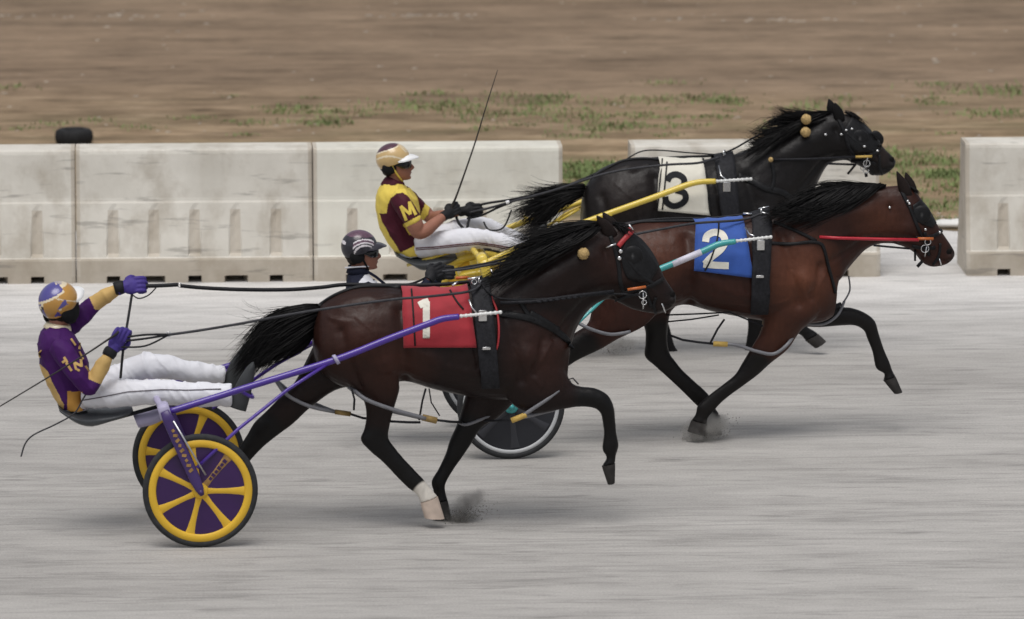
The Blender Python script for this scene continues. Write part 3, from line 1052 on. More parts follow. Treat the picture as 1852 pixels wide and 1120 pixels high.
# ---- far horse
NK3 = [(1310, 284, 1420, 450, .22), (1350, 272, 1462, 368, .185), (1385, 253, 1481, 326, .15), (1425, 231, 1496, 300, .118), (1465, 214, 1512, 292, .10), (1500, 205, 1532, 291, .098),
     (1536, 208, 1549, 298, .103), (1564, 226, 1562, 305, .10), (1586, 252, 1571, 312, .08), (1601, 270, 1579, 317, .063), (1613, 282, 1588, 318, .055), (1620, 292, 1599, 316, .046), (1616, 302, 1607, 311, .028)]
H3 = build_horse(T3,
    [(1052, 375, 1052, 420, .10), (1058, 342, 1064, 460, .19), (1080, 313, 1104, 470, .245), (1120, 292, 1160, 466, .27), (1165, 286, 1204, 450, .275), (1220, 290, 1252, 462, .285),
     (1270, 290, 1292, 470, .285), (1314, 281, 1340, 478, .265), (1360, 287, 1390, 480, .24), (1412, 315, 1430, 472, .20), (1450, 368, 1453, 452, .13)],
    NK3,
    [  # far fore (back), far hind, near fore (reaching), near hind
     ([(1345, 440, 1440, 460, .09), (1340, 490, 1420, 500, .085), (1345, 540, 1400, 540, .065), (1352, 580, 1396, 580, .05), (1352, 600, 1390, 600, .043), (1347, 630, 1376, 632, .030), (1340, 655, 1368, 657, .034),
       (1338, 662, 1360, 664, .028), (1334, 668, 1362, 670, .036), (1330, 682, 1364, 682, .045)], .125, dict(black=2)),
     ([(1080, 400, 1215, 420, .10), (1110, 450, 1215, 460, .10), (1140, 495, 1205, 495, .077), (1160, 540, 1205, 540, .058), (1166, 575, 1206, 572, .046), (1180, 600, 1212, 594, .037),
       (1194, 630, 1220, 624, .030), (1204, 650, 1232, 643, .033), (1212, 658, 1233, 652, .027), (1216, 664, 1242, 660, .036), (1216, 678, 1248, 680, .046)], .135, dict(black=3)),
     ([(1440, 420, 1345, 450, .10), (1440, 460, 1370, 490, .09), (1440, 490, 1392, 510, .07), (1448, 520, 1412, 532, .054), (1452, 545, 1418, 552, .046), (1455, 568, 1428, 574, .035), (1460, 590, 1436, 598, .034),
       (1472, 598, 1450, 608, .027), (1480, 604, 1456, 616, .035), (1494, 617, 1474, 630, .045)], -.125, dict(black=1)),
     ([(1062, 400, 1190, 450, .10), (1060, 450, 1150, 480, .10), (1050, 490, 1115, 510, .08), (1030, 525, 1080, 545, .06), (1010, 550, 1045, 572, .046), (985, 580, 1012, 600, .036), (955, 608, 978, 626, .030),
       (932, 630, 958, 648, .033), (918, 645, 940, 660, .027), (912, 653, 936, 668, .036), (896, 660, 922, 680, .046)], -.135, dict(black=3))],
    m_coat3, m_black_hair, 'nearly black horse with the white number three cloth, farthest from the camera',
    muscles=body_brushes(1314, 281, .89) + head_brushes(NK3),
    spot_fn=[(1130, 350, -.26, .3, .5), (1250, 440, -.26, .3, .4), (1598, 275, -.05, .12, .8)],
    ears=[(1519, 215, 1510, 186, -.055, -.06), (1508, 208, 1499, 179, .055, .06)])

# ---- manes and tails
def mane(H, layers, hm, name='mane'):
    mb = MB()
    for guides, n, r, kw in layers:
        hair(mb, H.team, guides, n, r, **kw)
    part(name, mb, hm, H.root)

mane(H1, [
    ([[(1098, 402, -.02), (1062, 405, -.05), (1012, 412, -.06), (962, 424, -.05), (926, 430, -.04)], [(1072, 408, -.03), (1030, 418, -.06), (980, 432, -.07), (936, 447, -.06)],
      [(1040, 416, -.03), (1000, 432, -.06), (955, 455, -.07), (916, 470, -.06)], [(1000, 432, -.03), (965, 452, -.06), (930, 478, -.07), (898, 495, -.05)],
      [(960, 456, -.03), (930, 478, -.06), (900, 500, -.06), (872, 512, -.05)], [(925, 480, -.02), (900, 498, -.05), (882, 511, -.05), (863, 519, -.05)]], 900, .0040, dict(jit=5, wj=.022, lmin=.45, clump=44, pull=.5)),
    ([[(1082, 404, .0), (1045, 402, .02), (1000, 410, .03), (955, 418, .03), (918, 428, .02)], [(1050, 412, .0), (1005, 420, .03), (960, 436, .03), (918, 448, .03)], [(1005, 430, 0), (965, 445, .03), (925, 465, .03), (890, 488, .03)], [(950, 462, 0), (918, 482, .03), (890, 502, .03), (866, 514, .03)]], 330, .0045, dict(jit=6, wj=.03, lmin=.5)),
    ([[(1086, 412, -.09), (1055, 438, -.13), (1015, 455, -.15), (960, 480, -.17), (925, 495, -.17)], [(1040, 425, -.11), (1000, 455, -.15), (960, 480, -.18), (915, 503, -.19)], [(990, 448, -.13), (950, 475, -.17), (915, 500, -.20), (880, 517, -.21)], [(940, 480, -.16), (915, 497, -.19), (895, 511, -.21), (872, 519, -.22)]], 420, .0050, dict(jit=6, wj=.012)),
    ([[(1118, 408, -.03), (1128, 418, -.07), (1138, 432, -.09)], [(1108, 404, 0), (1130, 410, -.03), (1148, 424, -.05)]], 60, .0045, dict(jit=4, wj=.02))], m_black_hair)
mane(H2, [
    ([[(1602, 335, -.03), (1570, 347, -.07), (1530, 367, -.09), (1490, 387, -.12)], [(1560, 337, -.03), (1525, 352, -.08), (1480, 375, -.11), (1432, 396, -.15)], [(1515, 338, -.03), (1480, 352, -.09), (1440, 374, -.13), (1402, 393, -.18)],
      [(1470, 348, -.03), (1440, 362, -.10), (1410, 380, -.15), (1388, 397, -.2)], [(1430, 366, -.03), (1410, 377, -.1), (1395, 389, -.16), (1376, 398, -.2)]], 620, .0048, dict(jit=4, wj=.012)),
    ([[(1590, 337, -.08), (1560, 362, -.115), (1512, 390, -.14), (1455, 408, -.18)], [(1540, 342, -.09), (1505, 365, -.13), (1460, 392, -.18), (1415, 406, -.22)], [(1490, 350, -.11), (1460, 370, -.16), (1425, 392, -.21), (1395, 404, -.24)]], 380, .0048, dict(jit=5, wj=.01)),
    ([[(1595, 334, .0), (1560, 330, .0), (1525, 330, .0), (1490, 333, .0)], [(1550, 336, 0), (1515, 331, 0), (1480, 330, .0), (1450, 338, .0)], [(1510, 338, .0), (1475, 338, .0), (1440, 352, 0), (1415, 368, 0)], [(1450, 354, 0), (1425, 363, 0), (1400, 380, 0), (1380, 392, 0)]], 160, .0032, dict(jit=4, wj=.02, lmin=.45)),
    ([[(1645, 338, -.02), (1655, 344, -.05), (1662, 354, -.06)], [(1640, 336, 0), (1656, 342, -.03), (1666, 352, -.04)]], 40, .004, dict(jit=1.5, wj=.01))], m_black_hair)
mane(H3, [
    ([[(1503, 203, -.02), (1480, 206, -.04), (1455, 210, -.05), (1432, 216, -.03)], [(1482, 208, -.02), (1452, 206, -.04), (1418, 205, -.04), (1392, 202, -.02)], [(1452, 217, -.02), (1424, 214, -.04), (1402, 206, -.03), (1390, 199, -.02)],
      [(1422, 231, -.02), (1397, 230, -.04), (1380, 235, -.04), (1363, 229, -.02)], [(1400, 243, -.02), (1381, 250, -.04), (1367, 249, -.04), (1356, 240, -.03)], [(1375, 257, -.02), (1361, 266, -.04), (1350, 272, -.04), (1336, 281, -.04)]], 640, .0034, dict(jit=4, wj=.02, lmin=.4, clump=20, pull=.8)),
    ([[(1495, 206, -.07), (1460, 220, -.11), (1425, 236, -.13), (1392, 252, -.13)], [(1445, 222, -.08), (1412, 238, -.13), (1385, 258, -.15), (1356, 278, -.17)], [(1400, 248, -.1), (1380, 262, -.15), (1360, 275, -.18), (1338, 284, -.2)]], 320, .0048, dict(jit=5, wj=.012)),
    ([[(1470, 210, 0), (1440, 203, 0), (1412, 208, 0), (1386, 224, 0)], [(1425, 228, 0), (1395, 222, 0), (1375, 226, 0), (1352, 248, 0)]], 90, .004, dict(jit=5, wj=.03, lmin=.5, clump=8, pull=.85)),
    ([[(1532, 205, -.02), (1548, 212, -.04), (1562, 228, -.05)], [(1528, 203, 0), (1552, 208, -.02), (1570, 226, -.03)]], 40, .004, dict(jit=3, wj=.015))], m_black_hair)

mane(H1, [
    ([[(574, 553, 0), (530, 555, 0), (482, 573, 0), (448, 606, 0), (424, 645, 0)], [(572, 560, -.03), (520, 572, -.04), (474, 598, -.05), (442, 636, -.05), (416, 668, -.05)], [(570, 572, -.03), (524, 594, -.05), (482, 622, -.06), (450, 656, -.06), (426, 684, -.06)],
      [(568, 588, -.02), (535, 612, -.05), (500, 634, -.06), (466, 654, -.06), (440, 678, -.06)], [(566, 602, 0), (548, 630, 0), (522, 644, 0), (490, 652, 0), (462, 666, 0)]], 1700, .0036, dict(jit=5, wj=.030, lmin=.66, clump=30, pull=.35)),
    ([[(560, 575, .0), (520, 590, .0), (480, 600, 0), (448, 606, 0)], [(560, 590, 0), (540, 615, .0), (505, 632, 0), (470, 645, 0)]], 300, .0052, dict(jit=6, wj=.04, lmin=.7)),
    ([[(560, 562, .02), (505, 566, .03), (462, 580, .03), (432, 570, .03)], [(560, 572, .02), (500, 582, .03), (462, 596, .04), (426, 606, .04)], [(555, 600, 0), (530, 640, 0), (505, 660, 0), (470, 680, 0)]], 110, .0022, dict(jit=9, wj=.05, lmin=.6, frizz=.010))], m_black_hair, 'tail')
mane(H3, [
    ([[(1056, 337, 0), (1012, 339, 0), (970, 348, 0), (930, 352, 0)], [(1052, 346, -.02), (1002, 358, -.04), (952, 380, -.05), (914, 402, -.05)], [(1050, 353, -.02), (1006, 374, -.04), (980, 402, -.05), (944, 440, -.05)]], 1200, .0036, dict(jit=6, wj=.035, lmin=.5, clump=34, pull=.5)),
    ([[(1045, 340, .0), (1000, 344, .02), (955, 360, .03), (912, 352, .03)], [(1045, 350, .02), (990, 370, .03), (940, 395, .04), (900, 420, .04)], [(1040, 360, 0), (1000, 385, 0), (975, 420, -.05), (920, 450, -.06)]], 100, .0028, dict(jit=8, wj=.05, lmin=.6, frizz=.008))], m_black_hair, 'tail')
mane(H2, [([[(1078, 462, 0), (1040, 468, 0), (990, 485, 0), (945, 510, 0)], [(1078, 475, 0), (1040, 490, 0), (1000, 515, 0), (960, 550, 0)], [(1078, 490, 0), (1060, 515, 0), (1030, 545, 0), (1000, 580, 0)]], 420, .0050, dict(jit=6, wj=.035, lmin=.6))], m_black_hair, 'tail')

# ---- harness
def wrap_band(H, ua, ub, mb, za=None, off=.012, nu=6, phis=(-1, 181), step=6, mi=0, zmin=None, flare=0.0, th=.004, zc=None):
    """A cloth or girth over the back between two lines (ua, ub: functions of height fraction giving u), conforming to both flanks."""
    rows = []
    return rows

def crease(p):
    a = mn.noise(Vector((p.x * 9 + p.z * 5, 0, p.z * 5)))
    return max(-.8, 1 - abs(a) * 4)

def saddle_cloth(H, q, thick=.006, off=.012, zt_off=0.0, nu=10, nt=16):
    """q: four picture corners (top rear, top front, bottom front, bottom rear) of the near side; the far side mirrors it."""
    T = H.team
    grid = []
    for i in range(nu + 1):
        s = i / nu
        near = []
        for j in range(nt + 1):
            t = .10 + .90 * j / nt
            a = (q[0][0] * (1 - s) + q[1][0] * s, q[0][1] * (1 - s) + q[1][1] * s)
            b = (q[3][0] * (1 - s) + q[2][0] * s, q[3][1] * (1 - s) + q[2][1] * s)
            px, py = a[0] * (1 - t) + b[0] * t, a[1] * (1 - t) + b[1] * t
            p, n = on_surf(T, H.bvh, px, py, off, -.1)
            near.append((p, n))
        grid.append(near)
    mb = MB()
    cols = []
    for i, near in enumerate(grid):
        # bridge over the spine: cast down at w = 0 beside the top point
        pts = [p for p, n in near]
        good = [k for k in range(len(pts)) if near[k][1].y < -.05 or True]
        top = pts[0]
        h, nn, ii, tt = H.bvh.ray_cast(Vector((top.x, 0, 3)), Vector((0, 0, -1)))
        zt = (h.z if h else top.z) + off
        arc = []
        for k in range(0, 8):
            f = k / 8
            w = top.y * f
            h, nn, ii, tt = H.bvh.ray_cast(Vector((top.x, w, 3)), Vector((0, 0, -1)))
            arc.append(Vector((top.x, w, (h.z if h else top.z) + off)))
        line = list(reversed(pts)) + [p for p in reversed(arc)]
        far = [Vector((p.x, -p.y, p.z)) for p in reversed(line[:-1])]
        cols.append(line + far)
    n = len(cols[0])
    # soften along the length
    for it in range(2):
        nc = [list(c) for c in cols]
        for i in range(1, len(cols) - 1):
            for k in range(n):
                nc[i][k] = (cols[i - 1][k] + cols[i][k] * 2 + cols[i + 1][k]) / 4
        cols = nc
    vs, fs = [], []
    for c in cols:
        vs += c
    m = len(vs)
    ctr = Vector((cols[nu // 2][0].x, 0, cols[nu // 2][0].z))
    for c in cols:
        vs += [p + Vector((0, math.copysign(min(1, abs(p.y) / .08), p.y), 0.25)).normalized() * (thick + .005 * crease(p)) for p in c]
    for i in range(nu):
        for k in range(n - 1):
            a = i * n + k
            fs.append((a, a + 1, a + n + 1, a + n))
            fs.append((m + a, m + a + n, m + a + n + 1, m + a + 1))
    for i in range(nu):
        for k in (0, n - 1):
            a = i * n + k
            fs.append((a, a + n, m + a + n, m + a))
    for k in range(n - 1):
        for i in (0, nu):
            a = i * n + k
            fs.append((a, a + 1, m + a + 1, m + a))
    return mb.add(vs, fs)

def both_sides(mb):
    k = len(mb.v)
    vs = [(x, -y, z) for x, y, z in mb.v]
    fs = [tuple(reversed(f)) for f in mb.f]
    mb.add(vs, fs)
    return mb

def loop_over(H, pts, width, th, off, mb):
    """A strap seen on the near flank, carried over the back and mirrored on the far flank."""
    strap(mb, H.team, H.bvh, pts, width, th, off)

def torus(mb, c, r, r2, rot=None, mi=0, n=18, m=7):
    path = []
    for k in range(n + 1):
        a = 2 * math.pi * k / n
        p = Vector((r * math.cos(a), 0, r * math.sin(a)))
        path.append(Vector(c) + (rot @ p if rot else p))
    mb.tube(path, r2, m, mi)

def numeral(H, cloth, strokes, width, m, name='number'):
    bv = bvh_of_local(cloth, H)
    mb = MB()
    for s, cv in strokes:
        stroke(mb, H.team, bv, s, width, off=.004, curve=cv)
    part(name, mb, m, cloth, smooth=False)

def bvh_of_local(o, H):
    b = BASE[H.root.name]
    return BVHTree.FromPolygons([v.co + b for v in o.data.vertices], [tuple(p.vertices) for p in o.data.polygons])

def harness(H, cloth_q, cloth_m, girth_top, girth_bot, num, num_w, num_m, collar, crupper, hdr, extras=None):
    T = H.team
    cloth = part('number_cloth', saddle_cloth(H, cloth_q), cloth_m, H.root)
    numeral(H, cloth, num, num_w, num_m)
    # girth and pad
    (ax, ay), (bx, by) = girth_top, girth_bot
    gq = [(ax - 15, ay), (ax + 20, ay), (bx + 17, by), (bx - 15, by)]
    g = part('girth', saddle_cloth(H, gq, thick=.012, off=.018, nu=6, nt=22), m_nylon, H.root)
    mb = MB()
    # buckle, terrets and tug loop on the pad
    gb = bvh_of_local(g, H)
    for f, s in ((.30, .9), (.62, .6)):
        p, n = on_surf(T, gb, ax + (bx - ax) * f, ay + (by - ay) * f, .012)
        if f < .5:
            mb.box(p + Vector((0, -.004, 0)), (.026, .008, .036), bev=.005)
        else:
            mb.box(p + Vector((0, -.004, 0)), (.026, .007, .010), bev=.003)
    for w in (-.07, .07):
        p = T.P(ax + 2, ay - 9, w)
        torus(mb, p, .026, .0045, Matrix.Rotation(R(70), 3, 'Z'))
        mb.tube([p - Vector((0, 0, .07)), p - Vector((0, 0, .02))], .007, 6)
    both = MB()
    part('buckle', mb, m_steel, g, smooth=True, auto=35)
    # collar straps
    mb = MB()
    for pts, wd in collar:
        strap(mb, T, H.bvh, pts, wd, .007, .006)
    part('breast_collar', both_sides(mb), m_leather, H.root)
    mb = MB()
    for pts, wd in crupper:
        strap(mb, T, H.bvh, pts, wd, .007, .006, w=0)
    part('back_strap', mb, m_leather, H.root)
    return cloth, g

T = T1
cl1, g1 = harness(H1, [(727, 521.5), (846, 519.5), (862, 629), (730, 629)], m_red, (866, 517), (886, 700),
    [([(758, 553), (771, 546), (771, 612)], False), ([(771, 546), (771, 556), (771, 612)], False)], 12.5, m_numw,
    [([(892, 566), (925, 570), (960, 577), (995, 592), (1022, 612), (1034, 628)], .042), ([(958, 566), (985, 582), (1010, 598)], .04), ([(938, 540), (952, 565), (965, 580)], .028)],
    [([(725, 520), (680, 519), (640, 522), (600, 538), (575, 556)], .03)], None)
mb = MB()
strap(mb, T1, H1.bvh, [(886, 535), (896, 560), (901, 590), (900, 620), (893, 636), (872, 640)], .013, .007, .014)
part('girth_piping', mb, m_redtrim, H1.root)
cl2, g2 = harness(H2, [(1258, 400.5), (1345, 397), (1362, 503), (1256, 490)], m_blue, (1376, 392), (1372, 566),
    [([(1276, 438), (1279, 427), (1292, 421), (1306, 425), (1311, 438), (1303, 452), (1286, 466), (1275, 478)], True), ([(1272, 478), (1294, 480), (1318, 481)], False)], 12.5, m_numw,
    [([(1392, 440), (1430, 442), (1462, 438), (1482, 440), (1490, 450), (1497, 480), (1505, 510), (1510, 530)], .022), ([(1400, 402), (1440, 418), (1476, 436)], .022)],
    [([(1256, 401), (1240, 401), (1190, 402), (1150, 404), (1110, 420)], .028)], None)
cl3, g3 = harness(H3, [(1194, 291), (1272, 291), (1284, 390), (1188, 381)], m_whitec, (1308, 287), (1326, 462),
    [([(1207, 328), (1212, 319), (1224, 316), (1236, 323), (1236, 335), (1222, 344)], True), ([(1222, 344), (1237, 349), (1240, 360), (1232, 369), (1218, 373), (1206, 366), (1203, 356)], True)], 11, m_numb,
    [([(1335, 318), (1365, 330), (1385, 342), (1420, 350), (1445, 380)], .045), ([(1395, 292), (1400, 320), (1395, 345)], .025)],
    [([(1192, 290), (1160, 288), (1120, 294), (1075, 320)], .03)], None)
mb = MB()
strap(mb, T3, H3.bvh, [(1272, 292), (1279, 330), (1284, 389)], .014, .006, .020)
strap(mb, T3, H3.bvh, [(1197, 292), (1195, 330), (1190, 381)], .010, .006, .020)
part('cloth_edge', mb, m_leather, H3.root)

# bridles: cheek strap, brow band, nose band, blinker hood, bit
def bridle(H, straps, hood, brow, brow_m, bits, eye, nostril, pole, poms=(), gag=()):
    T = H.team
    mb = MB()
    for pts, wd in straps:
        strap(mb, T, H.bvh, pts, wd, .006, .005, w=-.08, step=5)
    both_sides(mb)
    br = part('bridle', mb, m_leather, H.root)
    if hood:
        mb = MB()
        top, bot = hood
        n = max(len(top), 9)
        tp, bt = cr(top, 4), cr(bot, 4)
        rows = []
        for a, b in zip(tp, bt):
            row = []
            for j in range(9):
                f = j / 8
                p, nn = on_surf(T, H.bvh, a[0] * (1 - f) + b[0] * f, a[1] * (1 - f) + b[1] * f, .010, -.08)
                row.append((p, nn))
            rows.append(row)
        rings = [[p for p, nn in r] + [p - nn * .008 for p, nn in reversed(r)] for r in rows]
        mb.loft(rings)
        # blinker cup: half shell standing off the eye
        c = T.P(*eye, -.085)
        rg = []
        for k in range(7):
            a = R(15 * k)
            rg.append([c + Vector((-.030 + .070 * math.cos(t) * math.cos(a) * .95, -.010 - .020 * math.sin(a), .066 * math.sin(t) * math.cos(a) ** .6)) for t in [2 * math.pi * i / 14 for i in range(14)]])
        mb.loft(rg)
        both_sides(mb)
        part('blinker', mb, m_leather, br)
    if brow:
        mb = MB()
        strap(mb, T, H.bvh, brow, .032, .012, .012, w=-.08, step=4)
        both_sides(mb)
        part('brow_band', mb, brow_m, br)
    mb = MB()
    for (x, y, r) in bits:
        p, n = on_surf(T, H.bvh, x, y, .016, -.06)
        torus(mb, p, r, .0034)
    for (x0, y0, x1, y1) in gag:
        p, n = on_surf(T, H.bvh, x0, y0, .016, -.06)
        q, n = on_surf(T, H.bvh, x1, y1, .016, -.06)
        mb.tube([p, q], .005, 6)
    both_sides(mb)
    part('bit', mb, m_steel, br)
    mb = MB()
    for w in (-1, 1):
        p, n = on_surf(T, H.bvh, eye[0], eye[1], -.006, -.09)
        mb.ball((p.x, p.y * -w, p.z), (.022, .016, .018))
    part('eye', mb, m_eye, H.root)
    mb = MB()
    p, n = on_surf(T, H.bvh, nostril[0], nostril[1], .0, -.04)
    for w in (1, -1):
        mb.ball((p.x, p.y * w, p.z), (.019, .008, .027), rot=Matrix.Rotation(R(35), 3, 'Y'))
    part('nostril', mb, m_nostril, H.root)
    for (x, y, r, w) in poms:
        mb = MB()
        c = T.P(x, y, w)
        mb.ball(c, r, nu=22, nv=14)
        mb.v = [tuple(Vector(v) + (Vector(v) - c) * random.uniform(-.10, .10)) for v in mb.v]
        part('ear_plug', mb, m_pompom, H.root)
    for path, r, m in pole:
        mb = MB()
        mb.tube([T.P(*q) for q in path], r, 8)
        part('head_pole', mb, m, H.root)

bridle(H1, [([(1104, 428), (1112, 450), (1119, 480), (1122, 510), (1128, 530)], .026), ([(1128, 530), (1150, 524), (1175, 518), (1198, 505)], .024), ([(1110, 440), (1135, 470), (1160, 500), (1185, 515)], .022),
            ([(1166, 522), (1172, 540), (1178, 556)], .022), ([(1112, 545), (1135, 535), (1165, 530)], .02), ([(1186, 538), (1182, 552), (1186, 566)], .018)],
       ([(1137, 420), (1160, 436), (1178, 458), (1191, 482)], [(1122, 458), (1128, 490), (1142, 508), (1176, 508)]),
       [(1118, 446), (1128, 434), (1141, 421)], m_redtrim, [(1160, 533, .024), (1164, 545, .015)], (1152, 462), (1215, 534),
       [([(905, 548, -.22), (960, 546, -.21), (1040, 535, -.17), (1110, 527, -.15)], .011, m_nylon), ([(1135, 524, -.145), (1168, 519, -.13)], .009, m_orange)],
       poms=[(1055, 459, .037, -.13)], gag=[(1162, 528, 1163, 556), (1196, 548, 1202, 562)])
mb = MB()
for x, y in ((1122, 455), (1120, 467)):
    p, n = on_surf(T1, H1.bvh, x, y, .016, -.09)
    mb.ball(p, (.014, .008, .014), nu=10, nv=8)
mb.tube([T1.P(1096, 448, -.12), T1.P(1114, 441, -.125)], .006, 6)
mb.tube([T1.P(1137, 406, -.05), T1.P(1145, 416, -.06)], .006, 6)
part('stud', mb, m_steel, H1.root)
mb = MB()
for x in np.linspace(975, 1050, 8):
    mb.ball(T1.P(x, 545 - (x - 975) * .13 + 1, -.21 + (x - 975) * .0006), (.020, .013, .009), nu=8, nv=6)
part('chain_link', mb, m_nylon, H1.root)

bridle(H2, [([(1630, 345), (1640, 365), (1644, 372)], .026), ([(1644, 372), (1655, 400), (1664, 420), (1672, 436)], .022), ([(1656, 430), (1672, 430), (1690, 426), (1702, 418)], .024), ([(1672, 420), (1676, 440), (1680, 462)], .022), ([(1650, 445), (1668, 448), (1690, 448)], .026), ([(1688, 478), (1698, 462), (1700, 440)], .018)],
       ([(1664, 362), (1676, 376), (1686, 393), (1692, 404)], [(1650, 372), (1654, 390), (1664, 404), (1684, 412)]),
       None, None, [(1671, 449, .026), (1678, 436, .02)], (1674, 388), (1716, 456),
       [([(1482, 429, -.17), (1520, 431, -.16), (1600, 433, -.14), (1662, 434, -.125)], .011, m_redpole), ([(1660, 432, -.125), (1688, 432, -.11)], .010, m_orange), ([(1580, 444, -.08), (1612, 447, -.08), (1645, 450, -.08)], .007, m_nylon)],
       gag=[(1676, 444, 1672, 462), (1697, 470, 1702, 478)])
mb = MB()
for x, y in ((1641, 365), (1644, 369), (1609, 376), (1671, 416), (1697, 421)):
    p, n = on_surf(T2, H2.bvh, x, y, .014, -.09)
    mb.ball(p, (.010, .007, .010), nu=8, nv=6)
part('stud', mb, m_steel, H2.root)
mb = MB()
mb.tube([T2.P(1655, 452, -.05), T2.P(1655, 472, -.05)], .008, 6)
mb.tube([T2.P(1668, 473, -.05), T2.P(1659, 483, -.05)], .012, 5)
part('loose_strap', mb, m_leather, H2.root)

bridle(H3, [([(1515, 214), (1526, 235), (1534, 262), (1545, 282)], .026), ([(1545, 283), (1565, 282), (1585, 276), (1594, 262)], .024), ([(1530, 240), (1555, 262), (1580, 274)], .02), ([(1560, 284), (1570, 300), (1578, 315)], .03), ([(1540, 292), (1560, 292), (1585, 296)], .024), ([(1590, 280), (1590, 300), (1595, 315)], .02)],
       ([(1540, 212), (1562, 226), (1578, 242), (1590, 258)], [(1526, 236), (1535, 262), (1552, 276), (1584, 272)]),
       None, None, [(1567, 294, .024), (1566, 308, .02)], (1562, 250), (1612, 290),
       [([(1395, 289, -.16), (1460, 288, -.15), (1547, 284, -.12)], .009, m_nylon), ([(1547, 284, -.12), (1577, 283, -.11)], .009, m_ytape), ([(1496, 296, -.09), (1520, 297, -.09), (1548, 298, -.08)], .008, m_nylon)],
       poms=[(1458, 216, .036, -.13), (1457, 239, .036, -.14), (1394, 289, .018, -.2)], gag=[(1570, 280, 1566, 300)])
mb = MB()
for x, y in ((1492, 244), (1530, 236), (1540, 234), (1522, 243), (1585, 273), (1563, 264)):
    p, n = on_surf(T3, H3.bvh, x, y, .014, -.09)
    mb.ball(p, (.012, .007, .009), nu=8, nv=6)
part('stud', mb, m_steel, H3.root)
mb = MB()
mb.tube([T3.P(1548, 297, -.05), T3.P(1533, 315, -.05)], .009, 6)
mb.tube([T3.P(1566, 312, -.05), T3.P(1567, 320, -.05)], .012, 6)
part('loose_strap', mb, m_leather, H3.root)

# hobbles
def hobble(H, segs, hangers, hooks=()):
    T = H.team
    mb, tp, st = MB(), MB(), MB()
    for path, r in segs:
        mb.tube([T.P(*q) for q in path], r, 8, sub=5)
    for path, r, m in hooks:
        (tp if m is m_tape or m is m_ytape else st).tube([T.P(*q) for q in path], r, 8)
    for path, r in hangers:
        st.tube([T.P(*q) for q in path], r, 6, flat=.6)
    hb = part('hobble', mb, m_hobble, H.root)
    if tp.v:
        part('tape', tp, [h[2] for h in hooks if h[2] in (m_tape, m_ytape)][0], hb)
    if st.v:
        part('hanger', st, m_nylon, hb)
hobble(H1, [([(624, 693, -.02), (640, 706, -.15), (665, 724, -.235), (715, 742, -.235), (770, 757, -.21)], .013),
            ([(630, 700, -.03), (680, 735, -.02), (735, 750, -.04), (775, 759, -.16)], .012),
            ([(500, 690, .06), (520, 715, .06), (560, 735, .06), (605, 745, .05)], .012), ([(502, 690, .20), (530, 712, .23), (575, 733, .22), (606, 745, .1)], .012),
            ([(1030, 691, -.05), (1020, 699, -.17), (990, 722, -.21), (945, 752, -.2)], .012), ([(1004, 741, -.14), (975, 748, -.12), (948, 755, -.17)], .011),
            ([(838, 762, .2), (870, 758, .21), (895, 748, .2), (903, 744, .14), (885, 752, .07), (845, 768, .06), (830, 764, .08)], .011)],
       [([(635, 700, -.2), (641, 722, -.2), (640, 742, -.2)], .012), ([(770, 703, -.2), (764, 725, -.2), (758, 760, -.2)], .011), ([(776, 703, -.2), (780, 728, -.2), (795, 752, -.19)], .008), ([(1024, 688, -.1), (1036, 684, -.12), (1046, 695, -.14)], .007)],
       [([(764, 755, -.2), (790, 761, -.2)], .021, m_tape), ([(606, 745, .08), (634, 749, .08)], .016, m_tape),
        ([(634, 749, .08), (655, 756, -.0), (700, 762, -.1), (740, 764, -.15), (760, 764, -.18)], .008, m_nylon), ([(790, 760, -.2), (815, 763, -.15), (835, 764, .05)], .008, m_nylon), ([(835, 762, .18), (870, 762, .1), (925, 760, -.15)], .007, m_nylon)])
mb = MB()
mb.tube([T1.P(925, 761, -.19), T1.P(952, 750, -.2)], .018, 8)
part('tape', mb, m_ytape, H1.root)
hobble(H2, [([(1045, 584, -.22), (1070, 596, -.24), (1105, 605, -.24), (1140, 600, -.22)], .012), ([(1290, 622, -.2), (1330, 624, -.22), (1370, 636, -.22), (1400, 640, -.21), (1425, 622, -.2), (1440, 598, -.1)], .012),
            ([(1455, 586, .05), (1490, 586, .04), (1515, 570, .06), (1527, 545, .1)], .010), ([(1527, 545, .1), (1537, 525, .12), (1535, 500, .12)], .006)],
       [([(1310, 578, -.15), (1298, 595, -.18), (1284, 622, -.2)], .010), ([(1205, 570, -.1), (1260, 568, -.15), (1320, 565, -.18), (1380, 590, -.2)], .009), ([(1208, 582, -.05), (1250, 578, -.1), (1300, 570, -.15)], .009)],
       [([(1290, 622, -.2), (1316, 623, -.21)], .018, m_ytape), ([(1210, 606, -.1), (1235, 615, -.14), (1262, 619, -.18), (1290, 622, -.2)], .008, m_nylon), ([(1500, 560, .0), (1520, 550, .06)], .014, m_nylon)])

mb = MB()
mb.tube([T1.P(846, 505, -.06), T1.P(868, 502, -.06)], .008, 8)
mb.tube([T1.P(818, 517, -.12), T1.P(828, 510, -.10)], .008, 8)
mb.tube([T1.P(848, 542, -.26), T1.P(853, 556, -.285), T1.P(862, 566, -.30)], .006, 6)
for o_, r_ in ((T1.P(858, 510, -.06), .016),):
    torus(mb, o_, r_, .005)
part('stud', mb, m_steel, H1.root)
part('tape', MB().tube([T1.P(824, 503, .04), T1.P(847, 502, .04)], .010, 8), m_orange, H1.root)
mb = MB()
mb.tube([T2.P(1344, 386, -.05), T2.P(1360, 388, -.06)], .008, 8)
mb.tube([T2.P(1372, 378, -.05), T2.P(1391, 374, -.05)], .006, 8)
mb.tube([T2.P(1376, 384, -.09), T2.P(1392, 388, -.09)], .006, 8)
mb.tube([T2.P(1348, 412, -.2), T2.P(1356, 424, -.26), T2.P(1364, 427, -.29)], .006, 6)
part('stud', mb, m_steel, H2.root)
mb = MB()
